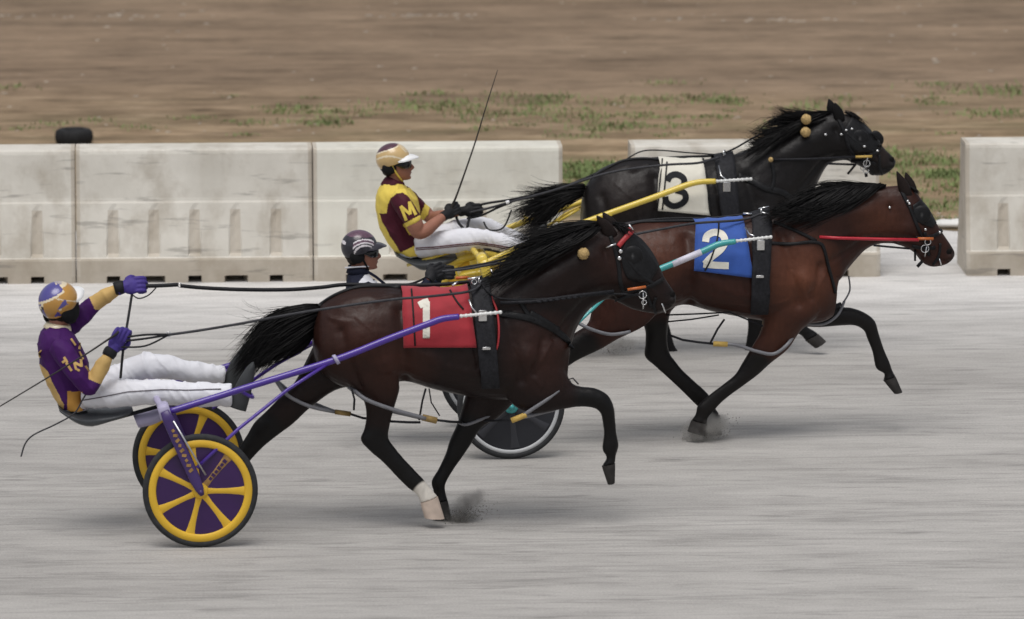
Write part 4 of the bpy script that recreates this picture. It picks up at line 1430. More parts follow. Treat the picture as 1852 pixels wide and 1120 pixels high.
mb.tube([T3.P(1300, 300, -.17), T3.P(1304, 318, -.22), T3.P(1312, 324, -.25)], .006, 6)
part('stud', mb, m_steel, H3.root)
mb = MB()
c_ = T3.P(1586, 250, .07)
mb.ball(c_, (.045, .018, .06), rot=Matrix.Rotation(R(-35), 3, 'Y'))
part('blinker', mb, m_leather, H3.root)

for H, cl, lines_ in ((H1, cl1, ([(744, 524), (747, 560), (751, 626)], [(814, 526), (826, 546), (838, 560)])), (H2, cl2, ([(1300, 402), (1298, 430), (1286, 468), (1275, 490)],)), (H3, cl3, ([(1206, 294), (1203, 330), (1198, 380)],))):
    for ln in lines_:
        mb = MB()
        strap(mb, H.team, bvh_of_local(cl, H), ln, .011, .004, .005)
        part('cloth_strap', mb, m_leather, cl)
# ------------------------------------------------------------------ sulkies
m_purple = mat('purple_paint', (0.060, 0.022, 0.27), 0.3, var=0.06, scale=8, coat=0.3)
m_purpled = mat('dark_purple_disc', (0.034, 0.008, 0.075), 0.4, var=0.15, scale=4)
m_lav = mat('pale_lavender_plastic', (0.40, 0.37, 0.52), 0.5, var=0.08, scale=8)
m_gold = mat('yellow_wheel_cover', (0.72, 0.44, 0.030), 0.45, var=0.06, scale=6)
m_goldd = mat('worn_gold', (0.34, 0.20, 0.07), 0.6, var=0.3, scale=40)
m_seat = mat('seat_vinyl', (0.055, 0.06, 0.066), 0.42, var=0.12, scale=12)
m_tyre = mat('tyre_rubber', (0.035, 0.036, 0.038), 0.75, var=0.2, scale=30)
m_alu = mat('brushed_metal', (0.55, 0.55, 0.56), 0.35, metal=1.0, var=0.08)
m_yel = mat('yellow_paint', (0.70, 0.52, 0.075), 0.32, var=0.05, scale=8, coat=0.3)
m_tealp = mat('teal_paint', (0.045, 0.33, 0.33), 0.32, var=0.06, scale=8, coat=0.3)
m_grey = mat('grey_rim', (0.48, 0.49, 0.50), 0.4, var=0.08, scale=10)
m_disc2 = mat('dark_grey_disc', (0.028, 0.029, 0.034), 0.3, var=0.25, scale=3)
m_disc2s = mat('grey_disc_band', (0.040, 0.041, 0.047), 0.35, var=0.2, scale=4)
m_bootp = mat('purple_boot', (0.17, 0.10, 0.33), 0.5, var=0.1, scale=14)
m_label = mat('white_label', (0.62, 0.60, 0.68), 0.4, var=0.1, scale=30)

def wheel(team, root, w, mt, a0, lettering=False):
    m_rim, m_disc, m_spoke, m_hub = mt
    def ring(r, y):
        return [Vector((r * math.cos(2 * math.pi * k / 72), w + y, .36 + r * math.sin(2 * math.pi * k / 72))) for k in range(72)]
    hub = part('wheel', MB().loft([ring(.012, -.040), ring(.036, -.036), ring(.048, -.026), ring(.052, -.012), ring(.052, .012), ring(.048, .026), ring(.036, .036), ring(.012, .040)]), m_hub, root, auto=35)
    ty = MB()
    n = 72
    rings = []
    for k in range(n):
        a = 2 * math.pi * k / n
        rings.append([Vector(((.338 + .022 * math.cos(t)) * math.cos(a), w + .021 * math.sin(t), .36 + (.338 + .022 * math.cos(t)) * math.sin(a))) for t in [2 * math.pi * i / 12 for i in range(12)]])
    vs = [p for r in rings for p in r]
    fs = [(i * 12 + j, ((i + 1) % n) * 12 + j, ((i + 1) % n) * 12 + (j + 1) % 12, i * 12 + (j + 1) % 12) for i in range(n) for j in range(12)]
    part('tyre', ty.add(vs, fs), m_tyre, hub)
    prof = [(.326, -.012), (.322, -.017), (.30, -.020), (.282, -.018), (.276, -.012), (.276, .012), (.282, .018), (.30, .020), (.322, .017), (.326, .012)]
    if not lettering and m_rim is m_grey:
        prof = [(.326, -.010), (.322, -.015), (.31, -.017), (.302, -.015), (.299, -.010), (.299, .010), (.302, .015), (.31, .017), (.322, .015), (.326, .010)]
    rs = [ring(r, y) for r, y in prof]
    mb = MB()
    vs = [p for r in rs for p in r]
    m = len(rs)
    fs = [(i * 72 + j, i * 72 + (j + 1) % 72, ((i + 1) % m) * 72 + (j + 1) % 72, ((i + 1) % m) * 72 + j) for i in range(m) for j in range(72)]
    part('rim', mb.add(vs, fs), m_rim, hub)
    part('disc', MB().loft([ring(.30, -.006), ring(.2, -.010), ring(.05, -.016), ring(.05, .016), ring(.2, .010), ring(.30, .006)]), m_disc, hub, auto=25)
    for k in range(7):
        a = R(a0) + 2 * math.pi * k / 7
        sp = MB()
        rings = []
        for r, hwid, y in ((.04, .024, .020), (.10, .0195, .0172), (.18, .022, .0142), (.24, .027, .0124), (.285, .035, .0110)):
            c = Vector((r * math.cos(a), w, .36 + r * math.sin(a)))
            t = Vector((-math.sin(a), 0, math.cos(a)))
            rings.append([c + t * hwid + Vector((0, -y + .006, 0)), c + t * hwid * .6 + Vector((0, -y, 0)), c - t * hwid * .6 + Vector((0, -y, 0)), c - t * hwid + Vector((0, -y + .006, 0)),
                          c - t * hwid + Vector((0, y - .006, 0)), c - t * hwid * .6 + Vector((0, y, 0)), c + t * hwid * .6 + Vector((0, y, 0)), c + t * hwid + Vector((0, y - .006, 0))])
        sp.loft(rings)
        mk = lettering and k == lettering
        s = part('spoke', sp, m_goldd if mk else m_spoke, hub, auto=40)
        if mk:
            mb = MB()
            for i, r in enumerate((.10, .128, .156, .184, .212, .24)):
                c = Vector((r * math.cos(a), w, .36 + r * math.sin(a)))
                mb.box(c + Vector((0, -.0168 + r * .018, 0)), (.010, .0035, .013 if i % 2 else .009), rot=Matrix.Rotation(-a, 3, 'Y'))
            part('lettering', mb, m_purpled, s, smooth=False)
    return hub

def sulky(team, label, du, m_frame, m_brkt, wheels, shaft, strut, tip, seat_rows=None, seatm=None, top_px=None, angles=(0, 0), lettering=False, w_tip=-.34, label_band=None):
    root = thing(team, 'sulky', (0, 0, 0), label, 'sulky', 'racing sulkies')
    L = lambda px, py, w: T1.P(px, py, w) + Vector((du, 0, 0))
    wheel(team, root, -.6, wheels, angles[0], lettering)
    wheel(team, root, .6, wheels, angles[1])
    for sg in (1, -1):
        mir = lambda p: Vector((p.x, p.y * sg, p.z))
        pts = [mir(team.P(*q)) for q in shaft]
        sh = part('shaft', MB().tube(pts, [.0215] * (len(pts) - 1) + [.019], 12, sub=6), m_frame, root)
        tpp = [mir(team.P(*q)) for q in tip]
        mb = MB()
        mb.tube(tpp, .0095, 8)
        for k in range(9):
            f = k / 8
            c = tpp[0] * (1 - f) + tpp[-1] * f
            mb.ball(c, (.012, .014, .013), nu=8, nv=6)
        part('shaft_tip', mb, m_whitepl, sh)
        if label_band and sg == 1:
            part('label', MB().tube([team.P(*q) for q in label_band], .0228, 12), m_label, sh)
        pts = [mir(team.P(*q)) for q in strut]
        st = part('strut', MB().tube(pts, .0115, 8), m_frame, root)
        # wheel fork: outer and inner leg with a bracket on top
        top = mir(team.P(*top_px)) if top_px else mir(L(297, 742, -.56)) - Vector((du, 0, 0))
        for wv, nm in ((-.655, 'fork_leg'), (-.545, 'fork_leg')):
            a = Vector((top.x, wv * sg, top.z)); b = Vector((0, wv * sg, .36))
            mb = MB()
            rr = []
            for f, hw in ((-.02, .024), (.1, .033), (.5, .034), (.85, .032), (.97, .024), (1.04, .012)):
                q = a + (b - a) * f
                rr.append([q + Vector((hw * math.cos(t), .012 * math.sin(t), hw * .45 * math.cos(t))) for t in [2 * math.pi * k / 14 for k in range(14)]])
            mb.loft(rr)
            mb.tube([Vector((0, wv * sg - .015, .36)), Vector((0, wv * sg + .015, .36))], .014, 10)
            fk = part(nm, mb, m_frame if not lettering else m_purplef, root)
            if lettering and wv < -.6 and sg == 1:
                mb = MB()
                d = (b - a).normalized()
                ang = math.atan2(-d.z, d.x)
                for i in range(9):
                    f = .22 + .5 * i / 8
                    mb.box(a + (b - a) * f + Vector((0, -.0135, 0)), (.009, .002, .014 if i % 3 else .009), rot=Matrix.Rotation(ang + (.5 if i % 2 else -.3), 3, 'Y'))
                part('lettering', mb, m_goldd, fk, smooth=False)
        part('stay', MB().tube([Vector((top.x + .05, -.668 * sg, top.z - .05)), Vector((.03, -.668 * sg, .47))], .007, 6), m_alu, root)
        mb = MB()
        mb.box(top + Vector((0, 0, -.005)), (.036, .08, .05), bev=.014, rot=Matrix.Rotation(R(-15), 3, 'Y'))
        part('fork_bracket', mb, m_brkt, root)
    top = team.P(*top_px) if top_px else L(297, 742, -.56) - Vector((du, 0, 0))
    part('arch', MB().tube([Vector((top.x, -.52, top.z)), Vector((top.x - .03, -.3, top.z + .02)), Vector((top.x - .03, .3, top.z + .02)), Vector((top.x, .52, top.z))], .021, 10, sub=5), m_brkt, root)
    # seat, beams and mudguard
    rows = seat_rows or [(104, 731, 107, 741, .15), (124, 738, 138, 761, .185), (150, 742, 166, 767, .19), (198, 741, 200, 757, .185), (224, 736, 228, 749, .16), (238, 733, 240, 741, .13)]
    src = team if seat_rows else T1
    rg = profile_rings(src, rows, k=3, n=24, sq=.6)
    if not seat_rows:
        rg = [[p + Vector((du, 0, 0)) for p in r] for r in rg]
    part('seat', MB().loft(rg), m_seat, root)
    for w in (-.12, .12):
        a, b = L(168, 768, w), L(291, 734, w) - Vector((du, 0, 0))
        part('seat_beam', MB().tube([a, b], .020, 10, flat=.6), seatm or m_nylon, root)
        c = L(245, 757, w)
    rg = profile_rings(T1, [(240, 748, 250, 771, .13), (268, 742, 272, 766, .14), (292, 735, 290, 758, .14)], k=2, n=12, sq=.5)
    part('mudguard', MB().loft([[p + Vector((du * .5, 0, 0)) for p in r] for r in rg]), m_brkt, root)
    # foot rests on both shafts
    for sg in (1, -1):
        a = T1.P(440, 715, -.27); b = T1.P(428, 704, -.40)
        mb = MB()
        mb.tube([Vector((b.x + du, b.y * sg, b.z)), Vector((a.x + du + .05, (a.y - .08) * sg, a.z)), Vector((a.x + du + .05, (a.y + .05) * sg, a.z))], .011, 8, sub=4)
        part('foot_rest', mb, m_frame, root)
    return root

m_purplef = mat('deep_purple_fork', (0.05, 0.025, 0.13), 0.4, var=0.1, scale=10)
S1 = sulky(T1, 'purple sulky with yellow-spoked purple wheels, nearest to the camera', 0, m_purple, m_lav, (m_gold, m_purpled, m_gold, m_gold),
           [(300, 747, -.47), (440, 703, -.44), (606, 651, -.41), (700, 614, -.38), (772, 587, -.36), (800, 577, -.35), (830, 573, -.345)],
           [(356, 846, -.655), (430, 777, -.56), (520, 705, -.47), (602, 652, -.415)], [(834, 572, -.345), (905, 565, -.335)], angles=(-1, 18), lettering=1)
mb = MB()
q = profile_rings(T1, [(600, 643, 610, 660, .03, -.415), (606, 641, 616, 657, .03, -.415)], k=2, n=12)
part('clamp', MB().loft(q), m_lav, S1)
S2 = sulky(T2, 'teal shafted sulky with a dark grey disc wheel, behind the nearest horse', .03, m_tealp, m_nylon, (m_grey, m_disc2, m_disc2s, m_tealp),
           [(866, 606, -.47), (1000, 560, -.44), (1120, 515, -.41), (1195, 486, -.385), (1270, 455, -.36), (1300, 442, -.35), (1330, 437, -.345)],
           [(924, 700, -.655), (985, 642, -.57), (1053, 577, -.49), (1106, 527, -.42)], [(1333, 436, -.345), (1394, 429, -.335)], angles=(70, 10), label_band=[(1216, 478, -.3785), (1268, 456, -.3605)])
S3 = sulky(T3, 'yellow sulky with a grey seat, farthest from the camera', .03, m_yel, m_yel, (m_yel, m_gold, m_yel, m_yel),
           [(874, 478, -.47), (925, 454, -.45), (1000, 424, -.43), (1080, 394, -.40), (1180, 358, -.37), (1252, 332, -.35), (1294, 328, -.345)],
           [(905, 560, -.655), (980, 480, -.55), (1048, 424, -.47), (1106, 388, -.40)], [(1297, 328, -.345), (1358, 324, -.335)],
           seat_rows=[(713, 454, 715, 461, .15), (732, 462, 745, 477, .185), (756, 463, 764, 486, .19), (795, 459, 798, 479, .185), (822, 456, 825, 467, .14)], seatm=m_yel, top_px=(872, 470, -.56), angles=(20, 40))
for pts, r in (([(800, 478, -.1), (868, 460, -.12)], .03), ([(800, 470, .1), (868, 452, .12)], .026), ([(866, 452, -.12), (896, 498, -.2)], .032), ([(885, 482, -.2), (912, 474, -.35)], .018), ([(1008, 402, .40), (1048, 378, .40)], .011)):
    part('frame_tube', MB().tube([T3.P(*q) for q in pts], r, 10), m_yel, S3)

part('foot_cover', MB().loft(profile_rings(T1, [(380, 686, 383, 692, .02, .31), (400, 672, 404, 691, .05, .31), (424, 664, 430, 687, .05, .31), (438, 660, 443, 676, .035, .31), (444, 660, 446, 668, .012, .31)], k=3, n=14)), m_bootp, S1)
part('frame_panel', MB().loft(profile_rings(T3, [(828, 492, 830, 499, .10, -.1), (850, 484, 852, 498, .12, -.1), (884, 478, 890, 500, .12, -.1), (897, 492, 898, 499, .08, -.1)], k=2, n=12, sq=.5)), m_yel, S3)
# ------------------------------------------------------------------ people
from mathutils import noise as mnoise
m_skin = mat('skin', (0.31, 0.140, 0.095), 0.6, var=0.08, scale=20)
m_hairp = mat('short_dark_hair', (0.02, 0.014, 0.011), 0.6, var=0.3, scale=60, bump=0.5)
m_lip = mat('lips', (0.22, 0.085, 0.075), 0.5, var=0.05)
m_lens = mat('dark_lens', (0.008, 0.008, 0.009), 0.08, var=0.0)
m_trs = mat('white_trousers', (0.72, 0.72, 0.76), 0.75, var=0.05, scale=8, bump=0.2, bscale=40)
m_seam = mat('dark_seam', (0.10, 0.085, 0.10), 0.8)
m_seamr = mat('maroon_stripe', (0.11, 0.03, 0.035), 0.7)
m_jp = mat('purple_jersey', (0.048, 0.006, 0.092), 0.7, var=0.10, scale=9, bump=0.2, bscale=30)
m_jg = mat('gold_jersey', (0.55, 0.36, 0.13), 0.65, var=0.08, scale=9, bump=0.2, bscale=30)
m_jo = mat('orange_gold_panel', (0.55, 0.28, 0.06), 0.65, var=0.08, scale=9)
m_jm = mat('maroon_jersey', (0.062, 0.007, 0.018), 0.7, var=0.10, scale=9, bump=0.2, bscale=30)
m_jy = mat('yellow_jersey', (0.72, 0.55, 0.10), 0.65, var=0.06, scale=9, bump=0.2, bscale=30)
m_navy = mat('navy_jersey', (0.011, 0.013, 0.027), 0.7, var=0.1, scale=9, bump=0.2)
m_white = mat('white_fabric', (0.70, 0.70, 0.74), 0.7, var=0.05, scale=9)
m_gpur = mat('purple_glove', (0.055, 0.035, 0.21), 0.6, var=0.12, scale=20, bump=0.2)
m_gblk = mat('black_glove', (0.016, 0.016, 0.018), 0.6, var=0.2, scale=20, bump=0.2)
m_boot = mat('grey_boot', (0.050, 0.053, 0.055), 0.6, var=0.15, scale=14)
m_hgold = mat('gold_helmet', (0.46, 0.24, 0.05), 0.28, var=0.12, scale=8, coat=0.4)
m_hblue = mat('blue_helmet', (0.075, 0.065, 0.26), 0.28, var=0.12, scale=8, coat=0.4)
m_hmar = mat('maroon_helmet', (0.085, 0.03, 0.05), 0.28, var=0.12, scale=8, coat=0.4)
m_htan = mat('tan_gold_helmet', (0.55, 0.38, 0.17), 0.3, var=0.12, scale=8, coat=0.4)
m_hcream = mat('cream_helmet', (0.70, 0.60, 0.42), 0.3, var=0.08, scale=8, coat=0.4)
m_hdark = mat('charcoal_helmet', (0.035, 0.033, 0.042), 0.28, var=0.3, scale=30, coat=0.4)
m_hplum = mat('plum_helmet', (0.11, 0.055, 0.085), 0.3, var=0.35, scale=60, coat=0.4)
m_hwht = mat('white_helmet_stripe', (0.66, 0.62, 0.64), 0.3, var=0.06, scale=8)
m_visor = mat('white_visor', (0.80, 0.80, 0.80), 0.3, var=0.02)
m_foam = mat('black_foam', (0.010, 0.010, 0.011), 0.8, var=0.2, scale=30)

HC = T3.P(712, 289, 0)
def hrel(px, py, w=0.0):
    return T3.P(px, py, w) - HC

def head_parts():
    """Head and face about the helmet centre, facing +u."""
    mb = MB()
    rows = [(702, 266, 728, 266, .055), (691, 277, 739, 277, .073), (689, 288, 741.5, 288, .076), (691, 296, 740.5, 296, .075), (694, 303, 741.5, 303, .071), (698, 309, 742, 309, .066), (704, 315, 742, 315, .058), (711, 320, 741.5, 320, .045), (717, 325.5, 738.5, 325, .030)]
    rg = profile_rings(T3, rows, k=3, n=28, egg=-.12)
    mb.loft([[p - HC for p in r] for r in rg])
    # nose, brow, chin, ears, neck root
    mb.tube([hrel(739, 292), hrel(743, 298), hrel(746.5, 302.5), hrel(743, 306)], [.008, .011, .013, .008], 10, sub=3)
    mb.ball(hrel(743, 304.5, .012), .010); mb.ball(hrel(743, 304.5, -.012), .010)
    mb.ball(hrel(739, 290), (.014, .055, .010))
    mb.ball(hrel(740, 321), (.016, .022, .012))
    mb.ball(hrel(741.5, 310), (.010, .022, .006)); mb.ball(hrel(741, 314), (.010, .020, .006))
    for s in (1, -1):
        mb.ball(hrel(709, 303, .077 * s), (.020, .010, .033))
        mb.ball(hrel(731, 303, .045 * s), (.022, .016, .016))
        mb.ball(hrel(723, 318, .045 * s), (.03, .012, .016))
    return mb

def helmet_shell(pick, mats, name, cloc, rot, root, scale=1.0, visor_m=m_visor, yaw_cut=0):
    """Open shell with ear cut-outs; pick(theta, phi) chooses the paint."""
    c0 = hrel(710.5, 287)
    NU, NV = 96, 40
    rx, ry, rz = .122, .108, .112
    vs, fs, ms = [], [], []
    def lim(th):
        a = abs(math.degrees(th))
        return R(np.interp(a, [0, 35, 60, 85, 100, 125, 150, 180], [82, 84, 96, 108, 112, 124, 130, 131]))
    def pt(th, ph, k):
        return c0 + Vector((rx * k * math.sin(ph) * math.cos(th), ry * k * math.sin(ph) * math.sin(th), rz * k * math.cos(ph)))
    for k in (1.0, .90):
        for j in range(NV + 1):
            for i in range(NU):
                th = -math.pi + 2 * math.pi * i / NU
                ph = max(.02, lim(th) * j / NV)
                q = pt(th, ph, k)
                # slight crest vents
                vs.append(rot @ (q * scale) + cloc)
    M = NU * (NV + 1)
    for j in range(NV):
        for i in range(NU):
            a, b = j * NU + i, j * NU + (i + 1) % NU
            fs.append((a, b, b + NU, a + NU))
            th = -math.pi + 2 * math.pi * (i + .5) / NU
            ms.append(pick(math.degrees(th), math.degrees(lim(th) * (j + .5) / NV)))
            fs.append((M + a, M + a + NU, M + b + NU, M + b)); ms.append(len(mats) - 1)
    for i in range(NU):
        a, b = NV * NU + i, NV * NU + (i + 1) % NU
        fs.append((a, b, M + b, M + a)); ms.append(len(mats) - 1)
    mb = MB(); mb.v = [tuple(v) for v in vs]; mb.f = fs; mb.m = ms
    h = part('helmet', mb, mats, root)
    # peak
    pk = MB()
    rings = []
    for k in range(17):
        th = R(-72 + 144 * k / 16)
        e = math.cos(R(-72 + 144 * k / 16) * 1.22)
        a = pt(th, lim(th) - .10, .99)
        out = Vector((math.cos(th) * .5 + .5, math.sin(th) * .35, -.22)).normalized()
        Lk = .070 * max(.06, e) ** .7
        b = a + out * Lk
        rings.append([a + Vector((0, 0, .006)), (a + b) / 2 + Vector((0, 0, .010)), b + Vector((0, 0, .003)), b - Vector((0, 0, .003)), (a + b) / 2 + Vector((0, 0, .002)), a - Vector((0, 0, .006))])
    rings = [[rot @ (p * scale) + cloc for p in r] for r in rings]
    part('peak', MB().loft(rings), visor_m, h, auto=50)
    return h

def xform(mb, rot, loc, scale=1.0):
    mb.v = [tuple(rot @ (Vector(v) * scale) + loc) for v in mb.v]
    return mb

def hand(mb, c, f, g, n, s=1.0, curl=1.0):
    """Closed hand: c palm centre, f towards the knuckles, g across the knuckles to the thumb side, n back of the hand."""
    f, g, n = f.normalized(), g.normalized(), n.normalized()
    rot = Matrix((f, g, n)).transposed()
    mb.ball(c, (.050 * s, .046 * s, .022 * s), rot=rot, nu=18, nv=10)
    mb.ball(c - f * .02 * s, (.034 * s, .036 * s, .022 * s), rot=rot)
    for k, (o, L, r) in enumerate(((.033, .95, .0115), (.011, 1.05, .012), (-.011, 1.0, .0115), (-.032, .82, .0100))):
        p0 = c + f * .036 * s + g * o * s + n * .006 * s
        p1 = p0 + f * .030 * s * L - n * .006 * s
        p2 = p0 + f * .040 * s * L - n * .034 * s * L * curl
        p3 = p0 + f * .018 * s * L - n * .050 * s * L * curl
        p4 = p0 - f * .006 * s * L - n * .042 * s * L * curl
        mb.tube([p0 - f * .02 * s, p0, p1, p2, p3, p4], [r * s, r * s * 1.08, r * s, r * .95 * s, r * .9 * s, r * .7 * s], 10, sub=2)
    t0 = c - f * .018 * s + g * .034 * s - n * .006 * s
    mb.tube([t0, t0 + f * .025 * s + g * .016 * s - n * .016 * s, t0 + f * .050 * s + g * .006 * s - n * .034 * s, t0 + f * .066 * s - g * .012 * s - n * .040 * s], [.015 * s, .014 * s, .012 * s, .009 * s], 10, sub=3)

def classify(me, team, fn):
    for p in me.polygons:
        x, y = team.px(p.center)
        p.material_index = fn(x, y, p.center)

def wrinkle(me, amp, freq, seed, fn=None):
    me.calc_loop_triangles()
    nrm = [v.normal.copy() for v in me.vertices]
    for v, n in zip(me.vertices, nrm):
        q = v.co * freq + Vector((seed, seed * 2, seed * 3))
        a = 1 - abs(mnoise.noise(q)) * 2
        b = mnoise.noise(q * 2.3)
        v.co += n * amp * (a * .7 + b * .5)

def folds(me, amp, seed):
    nrm = [v.normal.copy() for v in me.vertices]
    for v, n in zip(me.vertices, nrm):
        p = v.co
        q = Vector((p.x * 13 + p.z * 9 + seed, p.y * 5 - p.x * 3, p.z * 4 + seed * 2))
        r = max(0, 1 - abs(mnoise.noise(q)) * 4.5)
        w = .5 + .5 * mnoise.noise(p * 4 + Vector((seed, 0, 0)))
        v.co += n * amp * (r * w * 1.3 - .25)

def person(team, label, torso, arms, legs, boots, head_c, head_rot, head_s, jacket_mats, jacket_fn, sleeve_to, hands, glove_m, helmet, trs_m=m_trs, pad=1.0, strap_m=None, skin_forearm=True, boot_m=m_boot, collar=None, collar_m=None, neck=None, bare=None):
    root = thing(team, 'person', (team.P(*torso[0][:2], 0).x, 0, 0), label, 'person', None)
    P = team.P
    R0 = head_rot
    # body
    mb = MB()
    rg = profile_rings(team, torso, k=4, n=28, sq=.85)
    mb.loft([[(sum(r, Vector()) / len(r)) * .10 + p * .90 for p in r] for r in rg])
    for path in arms:
        mb.tube([P(*q[:3]) for q in path], [q[3] * (.82 if i < sleeve_to else 1.0) for i, q in enumerate(path)], 14, sub=4)
    for path in legs:
        mb.tube([P(*q[:3]) for q in path], [q[3] * .82 for q in path], 14, sub=4)
    hd = xform(head_parts(), R0, head_c, head_s)
    mb.add(hd.v, hd.f)
    mb.tube([P(*q[:3]) for q in neck], [q[3] for q in neck], 14, sub=3)
    me = remesh(mb, .0062, 3, .5, 'body')
    body = part('body', me, m_skin, root)
    # hair, lips, eyes, glasses
    mb = MB()
    c0 = hrel(708, 296)
    mb.ball(c0, (.094, .081, .085))
    mb.ball(hrel(702, 308), (.045, .066, .045))
    part('hair', xform(mb, R0, head_c, head_s), m_hairp, root)
    mb = MB()
    mb.ball(hrel(741.8, 312), (.0115, .022, .0035))
    part('mouth', xform(mb, R0, head_c, head_s), m_lip, root)
    mb = MB()
    for s in (1, -1):
        mb.ball(hrel(738.5, 296.5, .033 * s), (.012, .013, .012))
    part('eyes', xform(mb, R0, head_c, head_s), m_eye, root)
    mb = MB()
    rings = []
    for k in range(25):
        a = R(-98 + 196 * k / 24)
        hh = .028 if abs(a) < R(62) else .028 - .020 * min(1, (abs(a) - R(62)) / R(20))
        hh = hh * (.72 if abs(a) < R(8) else 1)
        cx = hrel(716, 296)
        c = cx + Vector((.113 * math.cos(a) - .006, .080 * math.sin(a), 0))
        o = Vector((math.cos(a), math.sin(a), 0)) * .004
        rings.append([c + Vector((0, 0, hh)) + o, c + o * 1.6, c - Vector((0, 0, hh)) + o, c - Vector((0, 0, hh)) - o, c - o, c + Vector((0, 0, hh)) - o])
    part('sunglasses', xform(MB().loft(rings), R0, head_c, head_s), m_lens, root)
    # clothes
    mb = MB()
    mb.loft(rg)
    for path in arms:
        pp = path[:sleeve_to + 1]
        mb.tube([P(*q[:3]) for q in pp], [q[3] for q in pp], 16, sub=4)
    me = remesh(mb, .0062, 6, .5, 'jersey')
    classify(me, team, jacket_fn)
    wrinkle(me, .008, 8.0, 3.1)
    folds(me, .008, 2.0)
    jk = part('jersey', me, jacket_mats, root)
    mb = MB()
    t0 = torso[0]; t1 = torso[1]
    mb.loft(profile_rings(team, [(t0[0] + 2, t0[1] + 2, t0[2], t0[3] + 2, t0[4] * .95), (t1[0] + 3, t1[1], t1[2] + 1, t1[3] - 2, t1[4] * .97)], k=3, n=24, sq=.85))
    for path in legs:
        mb.tube([P(*q[:3]) for q in path], [q[3] for q in path], 18, sub=5)
    me = remesh(mb, .0085, 4, .5, 'trousers')
    wrinkle(me, .009, 6.0, 1.7)
    folds(me, .009, 4.0)
    folds(me, .005, 9.0)
    trs = part('trousers', me, trs_m, root)
    for rows, m in boots:
        part('boot', MB().loft(profile_rings(team, rows, k=4, n=18, sq=.85)), m, root)
    for (c, f, g, n, s, wr) in hands:
        mb = MB()
        hand(mb, P(*c), Vector(f), Vector(g), Vector(n), s)
        mb.tube([P(*q[:3]) for q in wr], [q[3] for q in wr], 14, sub=2)
        part('glove', remesh(mb, .0042, 3, .5, 'glove'), glove_m, root)
    if collar:
        mb = MB()
        mb.tube([P(*q[:3]) for q in collar], [q[3] for q in collar], 20, sub=2)
        part('collar', mb, collar_m, root)
    pick, hm, vm = helmet
    h = helmet_shell(pick, hm, 'helmet', head_c, R0, root, head_s, vm)
    mb = MB()
    for s in (1, -1):
        mb.ball(hrel(706 + (pad - 1) * 14, 305, .078 * s), (.052 * pad, .018 * pad, .046 * pad))
    part('ear_pad', xform(mb, R0, head_c, head_s), m_foam, h)
    st = MB()
    for s in (1, -1):
        st.tube([hrel(712, 300, .088 * s), hrel(718, 312, .078 * s), hrel(726, 324, .045 * s), hrel(728, 328, 0)], .007, 6, sub=4)
    part('chin_strap', xform(st, R0, head_c, head_s), strap_m or m_foam, h)
    return root, body, jk, trs

def jersey_mark(team, obj, root, strokes, width, m, name='lettering'):
    b = BASE[root.name]
    bv = BVHTree.FromPolygons([v.co + b for v in obj.data.vertices], [tuple(p.vertices) for p in obj.data.polygons])
    mb = MB()
    for s in strokes:
        stroke(mb, team, bv, s, width, off=.004)
    return part(name, mb, m, obj, smooth=False)

def inside(poly, x, y):
    r = False
    n = len(poly)
    for i in range(n):
        (x1, y1), (x2, y2) = poly[i], poly[i - 1]
        if (y1 > y) != (y2 > y) and x < (x2 - x1) * (y - y1) / (y2 - y1) + x1:
            r = not r
    return r

# ---- driver in purple and gold (nearest)
def j1(x, y, c):
    # forearms gold, purple body, cream back panel low down, orange panel at the hip
    near = c.y < -.17 and x > 160 and y > 600
    if near:
        d = (x - 172) * (195 - 172) + (y - 692) * (640 - 692)
        t = d / (23 ** 2 + 52 ** 2)
        off = ((x - 172) * 52 + (y - 692) * 23) / math.hypot(23, 52)
        if t > .02 and off < 12: return 1
    if c.y > .1 and x > 160 and y < 560:
        if x > 160 + (y - 535) * .45: return 1
    bx = np.interp(y, [655, 672, 704, 732], [66, 83, 97, 112])
    if y > 655 and x < bx + 4 and c.y < .12: return 2
    if y > 708 and 122 < x < 150 and c.y < 0: return 3
    return 0
def pick1(th, ph):
    d = (th + 136 + 180) % 360 - 180
    edge = 60 - d * .30
    if d < 34:
        if ph < edge - 7: return 0 if d < 12 or ph > 14 else 2
        if ph < edge: return 2
    elif ph < 36: return 2 if ph > 22 or int(d / 9) % 2 else 0
    if d < -48 and ph > 66:
        return (0, 2, 3, 0)[(int((d + 180) / 11) + int(ph / 12)) % 4]
    if inside([(-2, 94), (24, 68), (30, 88)], d, ph) or inside([(-22, 122), (-4, 100), (6, 118)], d, ph): return 0
    if abs(d - 6) < 4 and 92 < ph < 100: return 2
    if 60 < ph - d * .5 < 64: return 2
    return 1
rot1 = Matrix.Rotation(R(46), 3, 'Z') @ Matrix.Rotation(R(-15), 3, 'Y')
h1 = T1.P(107, 546, .01)
